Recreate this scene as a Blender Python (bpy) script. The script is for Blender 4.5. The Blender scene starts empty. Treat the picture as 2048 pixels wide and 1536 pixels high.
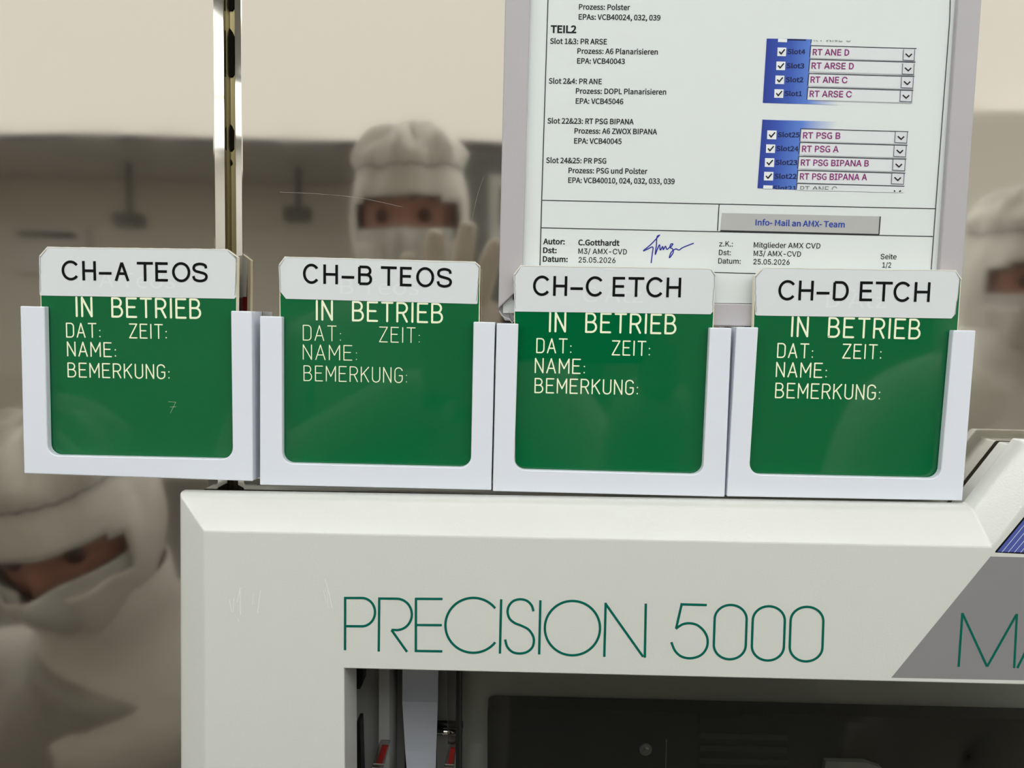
import bpy, bmesh, math, random, os
from mathutils import Vector, Matrix, Euler
random.seed(7)
SC = bpy.context.scene
COL = SC.collection
PI = math.pi

# ------------------------------------------------------------------ camera
H = 1.45                      # eye height of the phone above the floor
FPX = 1538.0                  # focal length in pixels of the 2048 px wide frame
PITCH = math.atan(0.0815)
ROLL = math.atan(0.0218)
_F = Vector((0, math.cos(PITCH), -math.sin(PITCH)))
_U0 = Vector((0, math.sin(PITCH), math.cos(PITCH)))
_R0 = Vector((1, 0, 0))
_R = _R0 * math.cos(ROLL) + _U0 * math.sin(ROLL)
_U = _U0 * math.cos(ROLL) - _R0 * math.sin(ROLL)
cam_d = bpy.data.cameras.new('camera')
cam_d.sensor_width = 36.0
cam_d.lens = FPX / 2048 * 36.0
cam_d.clip_start = 0.005
cam = bpy.data.objects.new('camera', cam_d)
COL.objects.link(cam)
M = Matrix(((_R.x, _U.x, -_F.x, 0), (_R.y, _U.y, -_F.y, 0), (_R.z, _U.z, -_F.z, H), (0, 0, 0, 1)))
cam.matrix_world = M
SC.camera = cam

# ------------------------------------------------------------------ view, world
SC.view_settings.view_transform = 'Standard'
SC.view_settings.look = 'None'
SC.view_settings.exposure = 0.0
SC.view_settings.gamma = 1.0
SC.view_settings.use_curve_mapping = False
w = bpy.data.worlds.new('world')
SC.world = w
w.use_nodes = True
w.node_tree.nodes['Background'].inputs[0].default_value = (0.9, 0.95, 1.0, 1)
w.node_tree.nodes['Background'].inputs[1].default_value = 0.02
# strength of the room's lamps: luminous ceiling bays (far) and the tubes near the machine
LUM_FAR = 0.92
LUM_NEAR = 4.6
TUBE = 19.0

# ------------------------------------------------------------------ helpers
def lin(c):
    c = c / 255.0
    return c / 12.92 if c <= 0.04045 else ((c + 0.055) / 1.055) ** 2.4

def rgb(r, g, b):
    return (lin(r), lin(g), lin(b), 1.0)

def at(px, py, d):
    """pixel of the photograph -> point on the wall-parallel plane y = d"""
    v = _F + _R * ((px - 1024) / FPX) + _U * ((768 - py) / FPX)
    t = d / v.y
    return Vector((v.x * t, d, H + v.z * t))

def lean(px):
    return (650.0 - px) / 19300.0

def mat(name, col, rough=0.5, metal=0.0, spec=0.5, bump=0.0, bscale=200.0, bdist=0.001, emis=None, estr=0.0, coat=0.0):
    m = bpy.data.materials.new(name)
    m.use_nodes = True
    nt = m.node_tree
    b = nt.nodes['Principled BSDF']
    b.inputs['Base Color'].default_value = col
    b.inputs['Roughness'].default_value = rough
    b.inputs['Metallic'].default_value = metal
    b.inputs['Specular IOR Level'].default_value = spec
    if coat:
        b.inputs['Coat Weight'].default_value = coat
        b.inputs['Coat Roughness'].default_value = 0.05
    if emis:
        b.inputs['Emission Color'].default_value = emis
        b.inputs['Emission Strength'].default_value = estr
    if bump:
        tc = nt.nodes.new('ShaderNodeTexCoord')
        n = nt.nodes.new('ShaderNodeTexNoise')
        n.inputs['Scale'].default_value = bscale
        n.inputs['Detail'].default_value = 3.0
        bp = nt.nodes.new('ShaderNodeBump')
        bp.inputs['Strength'].default_value = bump
        bp.inputs['Distance'].default_value = bdist
        nt.links.new(tc.outputs['Object'], n.inputs['Vector'])
        nt.links.new(n.outputs['Fac'], bp.inputs['Height'])
        nt.links.new(bp.outputs['Normal'], b.inputs['Normal'])
    return m

def steel_mat(name, col, rough):
    """polished steel sheet: faint waviness and smudged gloss"""
    m = mat(name, col, rough, 1.0)
    nt = m.node_tree
    b = nt.nodes['Principled BSDF']
    tc = nt.nodes.new('ShaderNodeTexCoord')
    n = nt.nodes.new('ShaderNodeTexNoise')
    n.inputs['Scale'].default_value = 7.0
    n.inputs['Detail'].default_value = 1.0
    bp = nt.nodes.new('ShaderNodeBump')
    bp.inputs['Strength'].default_value = 0.35
    bp.inputs['Distance'].default_value = 0.0012
    n2 = nt.nodes.new('ShaderNodeTexNoise')
    n2.inputs['Scale'].default_value = 30.0
    n2.inputs['Detail'].default_value = 4.0
    mr = nt.nodes.new('ShaderNodeMapRange')
    mr.inputs['From Min'].default_value = 0.3
    mr.inputs['From Max'].default_value = 0.7
    mr.inputs['To Min'].default_value = rough * 0.85
    mr.inputs['To Max'].default_value = rough * 1.2
    nt.links.new(tc.outputs['Object'], n.inputs['Vector'])
    nt.links.new(tc.outputs['Object'], n2.inputs['Vector'])
    nt.links.new(n.outputs['Fac'], bp.inputs['Height'])
    nt.links.new(bp.outputs['Normal'], b.inputs['Normal'])
    nt.links.new(n2.outputs['Fac'], mr.inputs['Value'])
    nt.links.new(mr.outputs['Result'], b.inputs['Roughness'])
    return m

def print_mat(name, rough=0.5):
    """ink on paper: colour of each printed shape from the mesh"""
    m = mat(name, (1, 1, 1, 1), rough)
    nt = m.node_tree
    a = nt.nodes.new('ShaderNodeVertexColor')
    a.layer_name = 'ink'
    nt.links.new(a.outputs['Color'], nt.nodes['Principled BSDF'].inputs['Base Color'])
    return m

def pane_mat(name, tint, rough=0.03):
    m = bpy.data.materials.new(name)
    m.use_nodes = True
    nt = m.node_tree
    nt.nodes.remove(nt.nodes['Principled BSDF'])
    out = nt.nodes['Material Output']
    t = nt.nodes.new('ShaderNodeBsdfTransparent')
    t.inputs['Color'].default_value = tint
    g = nt.nodes.new('ShaderNodeBsdfGlossy')
    g.inputs['Roughness'].default_value = rough
    f = nt.nodes.new('ShaderNodeFresnel')
    f.inputs['IOR'].default_value = 1.38
    mx = nt.nodes.new('ShaderNodeMixShader')
    nt.links.new(f.outputs['Fac'], mx.inputs['Fac'])
    nt.links.new(t.outputs['BSDF'], mx.inputs[1])
    nt.links.new(g.outputs['BSDF'], mx.inputs[2])
    nt.links.new(mx.outputs['Shader'], out.inputs['Surface'])
    return m

def org(o):
    v = Vector((0, 0, 0))
    while o is not None:
        v += o.location
        o = o.parent
    return v

class MB:
    def __init__(s):
        s.v, s.f, s.m, s.c = [], [], [], []
    def poly(s, pts, m=0, c=None):
        i = len(s.v)
        s.v += [Vector(p) for p in pts]
        s.f.append(list(range(i, i + len(pts))))
        s.m.append(m)
        s.c.append(c)
    def mesh(s, verts, faces, m=0, c=None):
        i = len(s.v)
        s.v += [Vector(p) for p in verts]
        for f in faces:
            s.f.append([i + k for k in f])
            s.m.append(m)
            s.c.append(c)
    def prism(s, pts, off, m=0, mside=None, mback=None):
        """pts: outline; off: extrusion vector"""
        n = len(pts)
        off = Vector(off)
        v = [Vector(p) for p in pts] + [Vector(p) + off for p in pts]
        i = len(s.v)
        s.v += v
        s.f.append([i + k for k in range(n)]); s.m.append(m); s.c.append(None)
        s.f.append([i + n + k for k in reversed(range(n))]); s.m.append(m if mback is None else mback); s.c.append(None)
        for k in range(n):
            s.f.append([i + k, i + n + k, i + n + (k + 1) % n, i + (k + 1) % n])
            s.m.append(m if mside is None else mside); s.c.append(None)
    def box(s, a, b, m=0):
        x0, y0, z0 = a; x1, y1, z1 = b
        s.prism([(x0, y0, z0), (x1, y0, z0), (x1, y0, z1), (x0, y0, z1)], (0, y1 - y0, 0), m)
    def tube(s, a, b, r, n=16, m=0, r2=None):
        a, b = Vector(a), Vector(b)
        r2 = r if r2 is None else r2
        d = (b - a).normalized()
        x = d.orthogonal().normalized()
        y = d.cross(x)
        i = len(s.v)
        for p, rr in ((a, r), (b, r2)):
            for k in range(n):
                t = 2 * PI * k / n
                s.v.append(p + x * (rr * math.cos(t)) + y * (rr * math.sin(t)))
        for k in range(n):
            s.f.append([i + k, i + (k + 1) % n, i + n + (k + 1) % n, i + n + k]); s.m.append(m); s.c.append(None)
        s.f.append([i + k for k in reversed(range(n))]); s.m.append(m); s.c.append(None)
        s.f.append([i + n + k for k in range(n)]); s.m.append(m); s.c.append(None)
    def build(s, name, mats, parent=None, bevel=0, seg=2, smooth=False, loc=None, angle=30, fix=True):
        me = bpy.data.meshes.new(name)
        o = bpy.data.objects.new(name, me)
        COL.objects.link(o)
        if parent is not None:
            o.parent = parent
            base = org(parent)
        else:
            base = Vector(loc) if loc is not None else Vector((0, 0, 0))
            o.location = base
        me.from_pydata([tuple(v - base) for v in s.v], [], s.f)
        mats = mats if isinstance(mats, (list, tuple)) else [mats]
        for m in mats:
            me.materials.append(m)
        me.polygons.foreach_set('material_index', s.m)
        if any(c is not None for c in s.c):
            a = me.color_attributes.new('ink', 'FLOAT_COLOR', 'CORNER')
            for p, c in zip(me.polygons, s.c):
                for q, li in enumerate(p.loop_indices):
                    if c is None:
                        cc = (0, 0, 0, 1)
                    elif isinstance(c, list):
                        cc = c[q]
                    else:
                        cc = c
                    a.data[li].color = cc
        elif fix:
            bm = bmesh.new()
            bm.from_mesh(me)
            bmesh.ops.remove_doubles(bm, verts=bm.verts, dist=1e-6)
            bmesh.ops.recalc_face_normals(bm, faces=bm.faces)
            bm.to_mesh(me)
            bm.free()
        if smooth:
            me.polygons.foreach_set('use_smooth', [True] * len(me.polygons))
        if bevel:
            md = o.modifiers.new('edge', 'BEVEL')
            md.width = bevel
            md.segments = seg
            md.limit_method = 'ANGLE'
            md.angle_limit = math.radians(angle)
            md.use_clamp_overlap = True
        me.update()
        return o

def tag(o, label=None, cat=None, group=None, kind=None):
    if label: o['label'] = label
    if cat: o['category'] = cat
    if group: o['group'] = group
    if kind: o['kind'] = kind
    return o

def thing(name, label, cat, loc, group=None, kind=None):
    o = bpy.data.objects.new(name, None)
    o.empty_display_size = 0.02
    COL.objects.link(o)
    o.location = loc
    return tag(o, label, cat, group, kind)

# ---------- pixel-traced flat lettering laid on a real plane (paint, ink, engraving)
def arc(cx, cy, rx, ry, a0, a1, n=24):
    return [(cx + rx * math.cos(math.radians(a0 + (a1 - a0) * k / n)),
             cy + ry * math.sin(math.radians(a0 + (a1 - a0) * k / n))) for k in range(n + 1)]

def catmull(p, n=8):
    q = []
    for i in range(len(p) - 1):
        a = p[max(i - 1, 0)]; b = p[i]; c = p[i + 1]; d = p[min(i + 2, len(p) - 1)]
        for k in range(n):
            t = k / n
            q.append(tuple(0.5 * ((2 * b[j]) + (-a[j] + c[j]) * t + (2 * a[j] - 5 * b[j] + 4 * c[j] - d[j]) * t * t
                     + (-a[j] + 3 * b[j] - 3 * c[j] + d[j]) * t ** 3) for j in (0, 1)))
    q.append(tuple(p[-1]))
    return q

_rc = [0]
def ribbon(mb, pts, wd, d, m=0, c=None, cap='butt'):
    pts = [Vector((p[0], p[1])) for p in pts]
    q = [pts[0]]
    for p in pts[1:]:
        if (p - q[-1]).length > 1e-4:
            q.append(p)
    pts = q
    if len(pts) < 2:
        return
    pieces, cur = [], [pts[0], pts[1]]
    for p in pts[2:]:
        a = (cur[-1] - cur[-2]).normalized(); b = (p - cur[-1]).normalized()
        if a.dot(b) < math.cos(math.radians(32)):
            pieces.append(cur); cur = [cur[-1], p]
        else:
            cur.append(p)
    pieces.append(cur)
    d0 = d
    for k, pc in enumerate(pieces):
        _rc[0] = (_rc[0] + 1) % 8
        d = d0 - 5e-6 * _rc[0]
        pc = [p.copy() for p in pc]
        if cap != 'round':
            if k > 0:
                pc[0] -= (pc[1] - pc[0]).normalized() * wd * 0.5
            if k < len(pieces) - 1:
                pc[-1] += (pc[-1] - pc[-2]).normalized() * wd * 0.5
        L, Rr = [], []
        for i, p in enumerate(pc):
            t = Vector((0, 0))
            if i > 0: t += (p - pc[i - 1]).normalized()
            if i < len(pc) - 1: t += (pc[i + 1] - p).normalized()
            t.normalize()
            n = Vector((-t.y, t.x))
            L.append(p + n * wd * 0.5); Rr.append(p - n * wd * 0.5)
        vs = [at(p.x, p.y, d) for p in L] + [at(p.x, p.y, d) for p in Rr]
        n = len(pc)
        mb.mesh(vs, [(i, i + 1, n + i + 1, n + i) for i in range(n - 1)], m, c)
        if cap == 'round':
            for e in (pc[0], pc[-1]):
                _rc[0] = (_rc[0] + 1) % 8
                d = d0 - 5e-6 * _rc[0]
                mb.poly([at(e.x + wd * 0.5 * math.cos(t * PI / 6), e.y + wd * 0.5 * math.sin(t * PI / 6), d) for t in range(12)], m, c)

def _hb(x0, x1, y0, y1, n=8):       # right-bulging half loop from (x0,y1) round to (x0,y0)
    r = (y1 - y0) / 2
    return [(x0, y1), (x1 - r * .9, y1)] + [(x1 - r * .9 + r * .9 * math.sin(PI * k / n), (y0 + y1) / 2 + r * math.cos(PI * k / n)) for k in range(1, n)] + [(x1 - r * .9, y0), (x0, y0)]

# single-stroke engraving alphabet, cap height 1
GL = {
 'I': (0.06, [[(.03, 0), (.03, 1)]]),
 'N': (0.5, [[(0, 0), (0, 1), (.5, 0), (.5, 1)]]),
 'B': (0.52, [[(0, 0), (0, 1)], _hb(0, .46, .53, 1), _hb(0, .52, 0, .53)]),
 'E': (0.48, [[(.48, 1), (0, 1), (0, 0), (.48, 0)], [(0, .53), (.4, .53)]]),
 'T': (0.54, [[(0, 1), (.54, 1)], [(.27, 1), (.27, 0)]]),
 'R': (0.5, [[(0, 0), (0, 1)], _hb(0, .5, .47, 1), [(.27, .47), (.5, 0)]]),
 'D': (0.5, [[(0, 0), (0, 1), (.28, 1)] + [(.28 + .22 * math.sin(PI / 2 * k / 6), .76 + .24 * math.cos(PI / 2 * k / 6)) for k in range(1, 7)]
             + [(.28 + .22 * math.cos(PI / 2 * k / 6), .24 - .24 * math.sin(PI / 2 * k / 6)) for k in range(0, 7)] + [(0, 0)]]),
 'A': (0.56, [[(0, 0), (.28, 1), (.56, 0)], [(.1, .32), (.46, .32)]]),
 'Z': (0.52, [[(0, 1), (.52, 1), (0, 0), (.52, 0)]]),
 'M': (0.62, [[(0, 0), (0, 1), (.31, .32), (.62, 1), (.62, 0)]]),
 'K': (0.5, [[(0, 0), (0, 1)], [(.5, 1), (0, .42)], [(.16, .6), (.5, 0)]]),
 'U': (0.5, [[(0, 1), (0, .25)] + [(.25 - .25 * math.cos(PI * k / 10), .25 - .25 * math.sin(PI * k / 10)) for k in range(1, 10)] + [(.5, .25), (.5, 1)]]),
 'G': (0.52, [[(.5, .82)] + [(.26 + .25 * math.cos(a), .76 + .24 * math.sin(a)) for a in [PI * .18 + k * PI * .82 / 8 for k in range(9)]]
              + [(.26 - .25 * math.cos(PI / 2 * k / 6), .24 - .24 * math.sin(PI / 2 * k / 6)) for k in range(7)]
              + [(.26 + .25 * math.sin(PI / 2 * k / 6), .24 - .24 * math.cos(PI / 2 * k / 6)) for k in range(1, 7)] + [(.51, .47), (.3, .47)]]),
 ':': (0.04, [[(.02, .06), (.02, .061)], [(.02, .5), (.02, .501)]]),
 ' ': (0.58, []),
 '7': (0.4, [[(0, .95), (.4, .9), (.1, 0)], [(.1, .5), (.4, .52)]]),
}
def engrave(mb, s, x0, x1, yb0, yb1, cap, wd, d, m=0, c=None, gap=0.26, dot=1.0):
    """stroke text between pixel x0 and x1, baseline from yb0 to yb1"""
    adv, pos = 0.0, []
    for ch in s:
        g = GL[ch]
        pos.append(adv)
        adv += g[0] + gap
    adv -= gap
    sx = (x1 - x0) / adv
    sl = (yb1 - yb0) / (x1 - x0)
    for ch, p in zip(s, pos):
        for path in GL[ch][1]:
            q = []
            for (u, v) in path:
                X = x0 + (p + u) * sx
                X -= lean(X) * v * cap
                q.append((X, yb0 + sl * (X - x0) - v * cap))
            if ch == ':':
                X, Y = q[0]
                r = wd * 0.55 * dot
                mb.poly([at(X + r * math.cos(t * PI / 6), Y + r * math.sin(t * PI / 6), d) for t in range(12)], m, c)
            else:
                ribbon(mb, q, wd, d, m, c, 'round')

# ---------- typeset text from Blender's own fonts
_fd = bpy.utils.system_resource('DATAFILES', path='fonts') or ''
def _font(n):
    try:
        return bpy.data.fonts.load(os.path.join(_fd, n))
    except Exception:
        return None
FONTS = {'sans': _font('Inter.woff2'), 'doc': _font('Noto Sans CJK Regular.woff2'), 'hum': _font('NotoSansHebrew-VariableFont_wdth,wght.woff2')}
_gc = {}
def _mesh_of(s, f, off):
    c = bpy.data.curves.new('glyph', 'FONT')
    c.body = s
    if f is not None:
        c.font = f
    c.offset = off
    c.resolution_u = 4
    o = bpy.data.objects.new('glyph', c)
    COL.objects.link(o)
    bpy.context.view_layer.update()
    me = bpy.data.meshes.new_from_object(o.evaluated_get(bpy.context.evaluated_depsgraph_get()))
    v = [(p.co.x, p.co.y) for p in me.vertices]
    fc = [tuple(p.vertices) for p in me.polygons]
    bpy.data.objects.remove(o)
    bpy.data.curves.remove(c)
    bpy.data.meshes.remove(me)
    return v, fc
def glyph(ch, key, off):
    k = (ch, key, off)
    if k not in _gc:
        fk = key
        if key == 'sans' and ch in 'PDKMeRGw4&m':
            fk = 'doc'
        f = FONTS[fk]
        ck = ('cap', fk)
        if ck not in _gc:
            v, _ = _mesh_of('H', f, 0)
            v2, _ = _mesh_of('HH', f, 0)
            _gc[ck] = (max(p[1] for p in v), max(p[0] for p in v2))
        caph, hh = _gc[ck]
        v3, _ = _mesh_of('H' + ch + 'H', f, 0)
        adv = max(p[0] for p in v3) - hh
        v, fc = ([], []) if ch == ' ' else _mesh_of(ch, f, off * caph)
        _gc[k] = ([(x / caph, y / caph) for x, y in v], fc, adv / caph)
    return _gc[k]

def text(mb, s, x0, x1, yb, cap, d, m=0, c=None, font='sans', off=0.0, slope=0.0205, clip=None, yb1=None):
    if font == 'sans' and off > 0:
        k = off * cap
        for i, (a, b) in enumerate(((-k, 0), (k, 0), (0, -k), (0, k))):
            text(mb, s, x0 + k + a, x1 - k + a, yb + b, cap, d - 4e-6 * i, m, c, font, 0.0, slope, clip, yb1)
        return
    pos, adv, lo, hi = [], 0.0, None, 0
    for ch in s:
        v, f, a = glyph(ch, font, off)
        pos.append(adv)
        if v:
            xs = [p[0] + adv for p in v]
            lo = min(xs) if lo is None else min(lo, min(xs))
            hi = max(hi, max(xs))
        adv += a
    sx = (x1 - x0) / (hi - lo)
    if yb1 is not None:
        slope = (yb1 - yb) / (x1 - x0)
    for ch, p in zip(s, pos):
        v, f, a = glyph(ch, font, off)
        if not v:
            continue
        vs = []
        for (u, h) in v:
            if clip:
                h = min(max(h, clip[0]), clip[1])
            X = x0 + (u + p - lo) * sx
            X -= lean(X) * h * cap
            vs.append(at(X, yb + slope * (X - x0) - h * cap, d))
        mb.mesh(vs, f, m, c)

# light grotesque capitals for the stickers: strokes in a unit box, square ends
SG = {
 'C': [arc(.5, .5, .5, .52, -38, -322, 36)],
 'H': [[(0, 0), (0, 1)], [(1, 0), (1, 1)], [(0, .5), (1, .5)]],
 '-': [[(0, .36), (1, .36)]],
 'A': [[(0, 0), (.5, 1.02)], [(1, 0), (.5, 1.02)], [(.19, .36), (.81, .36)]],
 'T': [[(0, 1), (1, 1)], [(.5, 1), (.5, 0)]],
 'E': [[(1, 1), (0, 1), (0, 0), (1, 0)], [(0, .52), (.92, .52)]],
 'O': [arc(.5, .5, .5, .52, 0, 360, 44)],
 'S': [catmull([(.93, .75), (.86, .93), (.5, 1.01), (.15, .93), (.05, .75), (.17, .59), (.5, .51), (.84, .42), (.96, .26), (.85, .07), (.5, -.01), (.13, .07), (.02, .28)], 6)],
 'B': [[(0, 0), (0, 1)], [(0, 1), (.6, 1)] + arc(.6, .77, .34, .23, 90, -90, 12) + [(0, .54)], [(0, .54), (.64, .54)] + arc(.64, .27, .36, .27, 90, -90, 12) + [(0, 0)]],
 'D': [[(0, 0), (0, 1)], [(0, 1), (.5, 1)] + arc(.5, .5, .5, .5, 90, -90, 24) + [(0, 0)]],
}
for _k in ('C', 'S'):
    _p = SG[_k][0]
    _a, _b = min(q[0] for q in _p), max(q[0] for q in _p)
    SG[_k] = [[((q[0] - _a) / (_b - _a), q[1]) for q in _p]]
def grotesque(mb, items, y0, y1, cap, wd, d, m=0):
    xa, xb = items[0][1], items[-1][2]
    for ch, x0, x1 in items:
        for path in SG[ch]:
            q = []
            for u, v in path:
                h = wd * 0.5
                X = x0 + (u * (x1 - x0) if ch == '-' else (h + u * (x1 - x0 - wd)))
                if ch == 'T' and abs(v - 1) < 1e-6:
                    X = x0 + u * (x1 - x0)
                ends = (v == 0 or v == 1) and ch in 'HTAE' and not (ch == 'E')
                if ch == 'T':
                    ends = v == 0
                if ch == 'A':
                    ends = v == 0
                Y = v * cap if ends else h + v * (cap - wd)
                q.append((X - lean(X) * Y, y0 + (y1 - y0) * (X - xa) / (xb - xa) - Y))
            ribbon(mb, q, wd, d, m)

def pxpoly(pts, d):
    return [at(x, y, d) for x, y in pts]

# ------------------------------------------------------------------ distances from the phone (metres)
D_WALL = 0.3920
D_HOLD = 0.3760
D_PLATE = 0.3802
D_PAPER = 0.3872
D_FRAME = 0.3842
D_EDGE = 0.3703      # machine bezel, outer front edge
D_FACE = 0.3601      # machine bezel, front face
D_JAMB = 0.3890

# ------------------------------------------------------------------ materials
STEEL = steel_mat('polished steel', (0.65, 0.62, 0.56, 1), 0.052)
RAIL = mat('dull rail metal', (0.52, 0.48, 0.34, 1), 0.3, 1.0)
RAILDARK = mat('rail slot dark', (0.006, 0.005, 0.004, 1), 0.8, 0, 0.1)
PAINT = mat('warm grey machine paint', (0.69, 0.695, 0.645, 1), 0.09, 0, 0.5, 0.1, 1100, 0.0006)
PAINT_IN = mat('inside machine grey', (0.26, 0.26, 0.25, 1), 0.45)
REARP = mat('rear panel grey', (0.8, 0.8, 0.76, 1), 0.4)
_nt = PAINT.node_tree
_b = _nt.nodes['Principled BSDF']
_b.inputs['Roughness'].default_value = 0.3
_b.inputs['Coat Weight'].default_value = 0.5
_b.inputs['Coat Roughness'].default_value = 0.03
_n = _nt.nodes.new('ShaderNodeTexNoise')
_n.inputs['Scale'].default_value = 750
_n.inputs['Detail'].default_value = 1.5
_bp = _nt.nodes.new('ShaderNodeBump')
_bp.inputs['Strength'].default_value = 0.3
_bp.inputs['Distance'].default_value = 0.0006
_nt.links.new(_nt.nodes['Texture Coordinate'].outputs['Object'], _n.inputs['Vector'])
_nt.links.new(_n.outputs['Fac'], _bp.inputs['Height'])
_nt.links.new(_bp.outputs['Normal'], _b.inputs['Coat Normal'])
TEAL = mat('teal lettering paint', rgb(0, 98, 82), 0.4, 0, 0.2)
GREYDECAL = mat('grey decal', rgb(138, 136, 137), 0.4)
BLUEDECAL = mat('violet blue decal', rgb(78, 90, 165), 0.35)
WHITEINK = mat('white ink', rgb(215, 220, 235), 0.4)
BLACKINK = mat('black ink', (0.003, 0.003, 0.004, 1), 0.5, 0, 0.12)
HOLDER = mat('cool white plastic', (0.78, 0.81, 0.88, 1), 0.35, 0, 0.4, 0.06, 1200, 0.0003)
GREEN = mat('green laminate', (0.0005, 0.128, 0.038, 1), 0.05, 0, 0.5)
CREAM = mat('cream plate core', rgb(240, 232, 205), 0.5)
INLAY = mat('engraved cream', rgb(246, 252, 218), 0.6)
RED = mat('red laminate', (0.22, 0.01, 0.012, 1), 0.3)
STICKER = mat('white sticker', (0.74, 0.77, 0.78, 1), 0.38)
STICKEDGE = mat('sticker worn edge', rgb(240, 238, 225), 0.45)
TAPE = mat('dusty tape edge', rgb(150, 150, 145), 0.4)
GHOST = mat('embossed under sticker', (0.785, 0.81, 0.815, 1), 0.38)
FRAMEG = mat('pinkish grey frame plastic', rgb(184, 180, 183), 0.5, 0, 0.4, 0.12, 900, 0.0004)
FRAMEDK = mat('grey frame pocket', rgb(150, 149, 150), 0.5)
PAPER = mat('paper', (0.76, 0.80, 0.79, 1), 0.6)
INK = print_mat('ink', 0.8)
FILM = pane_mat('clear film', (0.93, 0.93, 0.93, 1), 0.15)
TINT = pane_mat('tinted pane', (0.74, 0.75, 0.72, 1), 0.04)
CLEAR = pane_mat('clear acrylic', (0.75, 0.72, 0.70, 1), 0.08)
BLACK = mat('black plastic', (0.006, 0.006, 0.006, 1), 0.35)
BLACKM = mat('matt black', (0.012, 0.012, 0.012, 1), 0.6)
CHUTE = mat('pale blue grey sheet', (0.44, 0.46, 0.51, 1), 0.45)
CHROME = mat('chrome', (0.8, 0.78, 0.72, 1), 0.12, 1.0)
REDINS = mat('red insert', (0.45, 0.01, 0.01, 1), 0.35)
SCREW = mat('screw metal', (0.45, 0.45, 0.43, 1), 0.3, 1.0)
WALLP = mat('light wall paint', (0.78, 0.76, 0.72, 1), 0.6)
WALLT = mat('taupe wall paint', (0.74, 0.70, 0.62, 1), 0.6)
WALLT2 = mat('paler taupe wall paint', (0.82, 0.78, 0.71, 1), 0.6)
FLOORM = mat('grey floor', (0.12, 0.115, 0.105, 1), 0.35)
CEILM = mat('white ceiling', (0.72, 0.70, 0.64, 1), 0.7)
CEILD = mat('dark grid ceiling', (0.68, 0.66, 0.61, 1), 0.7)
SOFF = mat('pinkish soffit', (0.85, 0.81, 0.79, 1), 0.7)
DIFF = mat('far luminous diffuser', (0.6, 0.6, 0.6, 1), 0.6, emis=(1.0, 0.965, 0.88, 1), estr=LUM_FAR)
DIFN = mat('near luminous diffuser', (0.6, 0.6, 0.6, 1), 0.6, emis=(0.97, 1.0, 1.0, 1), estr=LUM_NEAR)
TUBEM = mat('fluorescent tube', (0.8, 0.8, 0.8, 1), 0.5, emis=(0.97, 1.0, 1.0, 1), estr=TUBE)
LFRAME = mat('white lamp frame', (0.8, 0.8, 0.78, 1), 0.5)
EQUIP = mat('dark green grey cabinet', (0.10, 0.105, 0.095, 1), 0.5)
EQLIGHT = mat('light window surround', (0.5, 0.5, 0.47, 1), 0.5)
SUIT = mat('white cleanroom fabric', (0.72, 0.69, 0.645, 1), 0.75, 0, 0.3, 0.5, 16, 0.012)
SUIT_SHADE = mat('cleanroom fabric darkened as shade', (0.34, 0.32, 0.29, 1), 0.75, 0, 0.3, 0.5, 16, 0.012)  # darker copy of the suit fabric, shade put into its colour
MASKM = mat('grey white mask cloth', (0.62, 0.61, 0.58, 1), 0.8, 0, 0.3, 0.3, 40, 0.004)
SEAM = mat('hood seam', (0.42, 0.41, 0.40, 1), 0.8)
SKIN = mat('skin', (0.40, 0.19, 0.145, 1), 0.55)
GLOVE = mat('latex glove', (0.66, 0.58, 0.50, 1), 0.5)
EYEW = mat('eye white', (0.13, 0.085, 0.07, 1), 0.4)
EYED = mat('iris and brow dark', (0.07, 0.04, 0.03, 1), 0.4)
PHONEM = mat('phone body', (0.03, 0.03, 0.035, 1), 0.25)

# ------------------------------------------------------------------ room shell
CZ = 2.665
def struct(o):
    return tag(o, kind='structure')
X0, X1, YB = -5.2, 5.2, -6.0
mb = MB(); mb.box((X0, YB, -0.1), (X1, 0.9, 0.0)); struct(mb.build('floor', FLOORM))
mb = MB(); mb.box((X0, -4.4, CZ), (X1, 0.9, CZ + 0.1)); mb.box((X0, YB, CZ - 0.075), (X1, -4.4, CZ + 0.1), 1)
mb.box((X0, -4.46, CZ - 0.075), (X1, -4.40, CZ), 2)
struct(mb.build('ceiling', [CEILM, CEILD, SOFF]))
mb = MB(); mb.box((X0, YB - 0.1, 0), (X1, YB, CZ)); mb.box((X0, YB, 0), (X1, YB + 0.02, 2.19), 1); mb.box((X0, YB, 0.0), (X1, YB + 0.04, 0.9), 0)
struct(mb.build('wall_back', [WALLT, WALLT2]))
mb = MB(); mb.box((X0 - 0.1, YB, 0), (X0, 0.9, CZ)); struct(mb.build('wall_left', WALLP))
mb = MB(); mb.box((X1, YB, 0), (X1 + 0.1, 0.9, CZ)); struct(mb.build('wall_right', WALLP))
mb = MB(); mb.box((2.35, -3.55, 0), (X1, -3.45, CZ)); struct(mb.build('wall_partition', WALLP))

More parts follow.
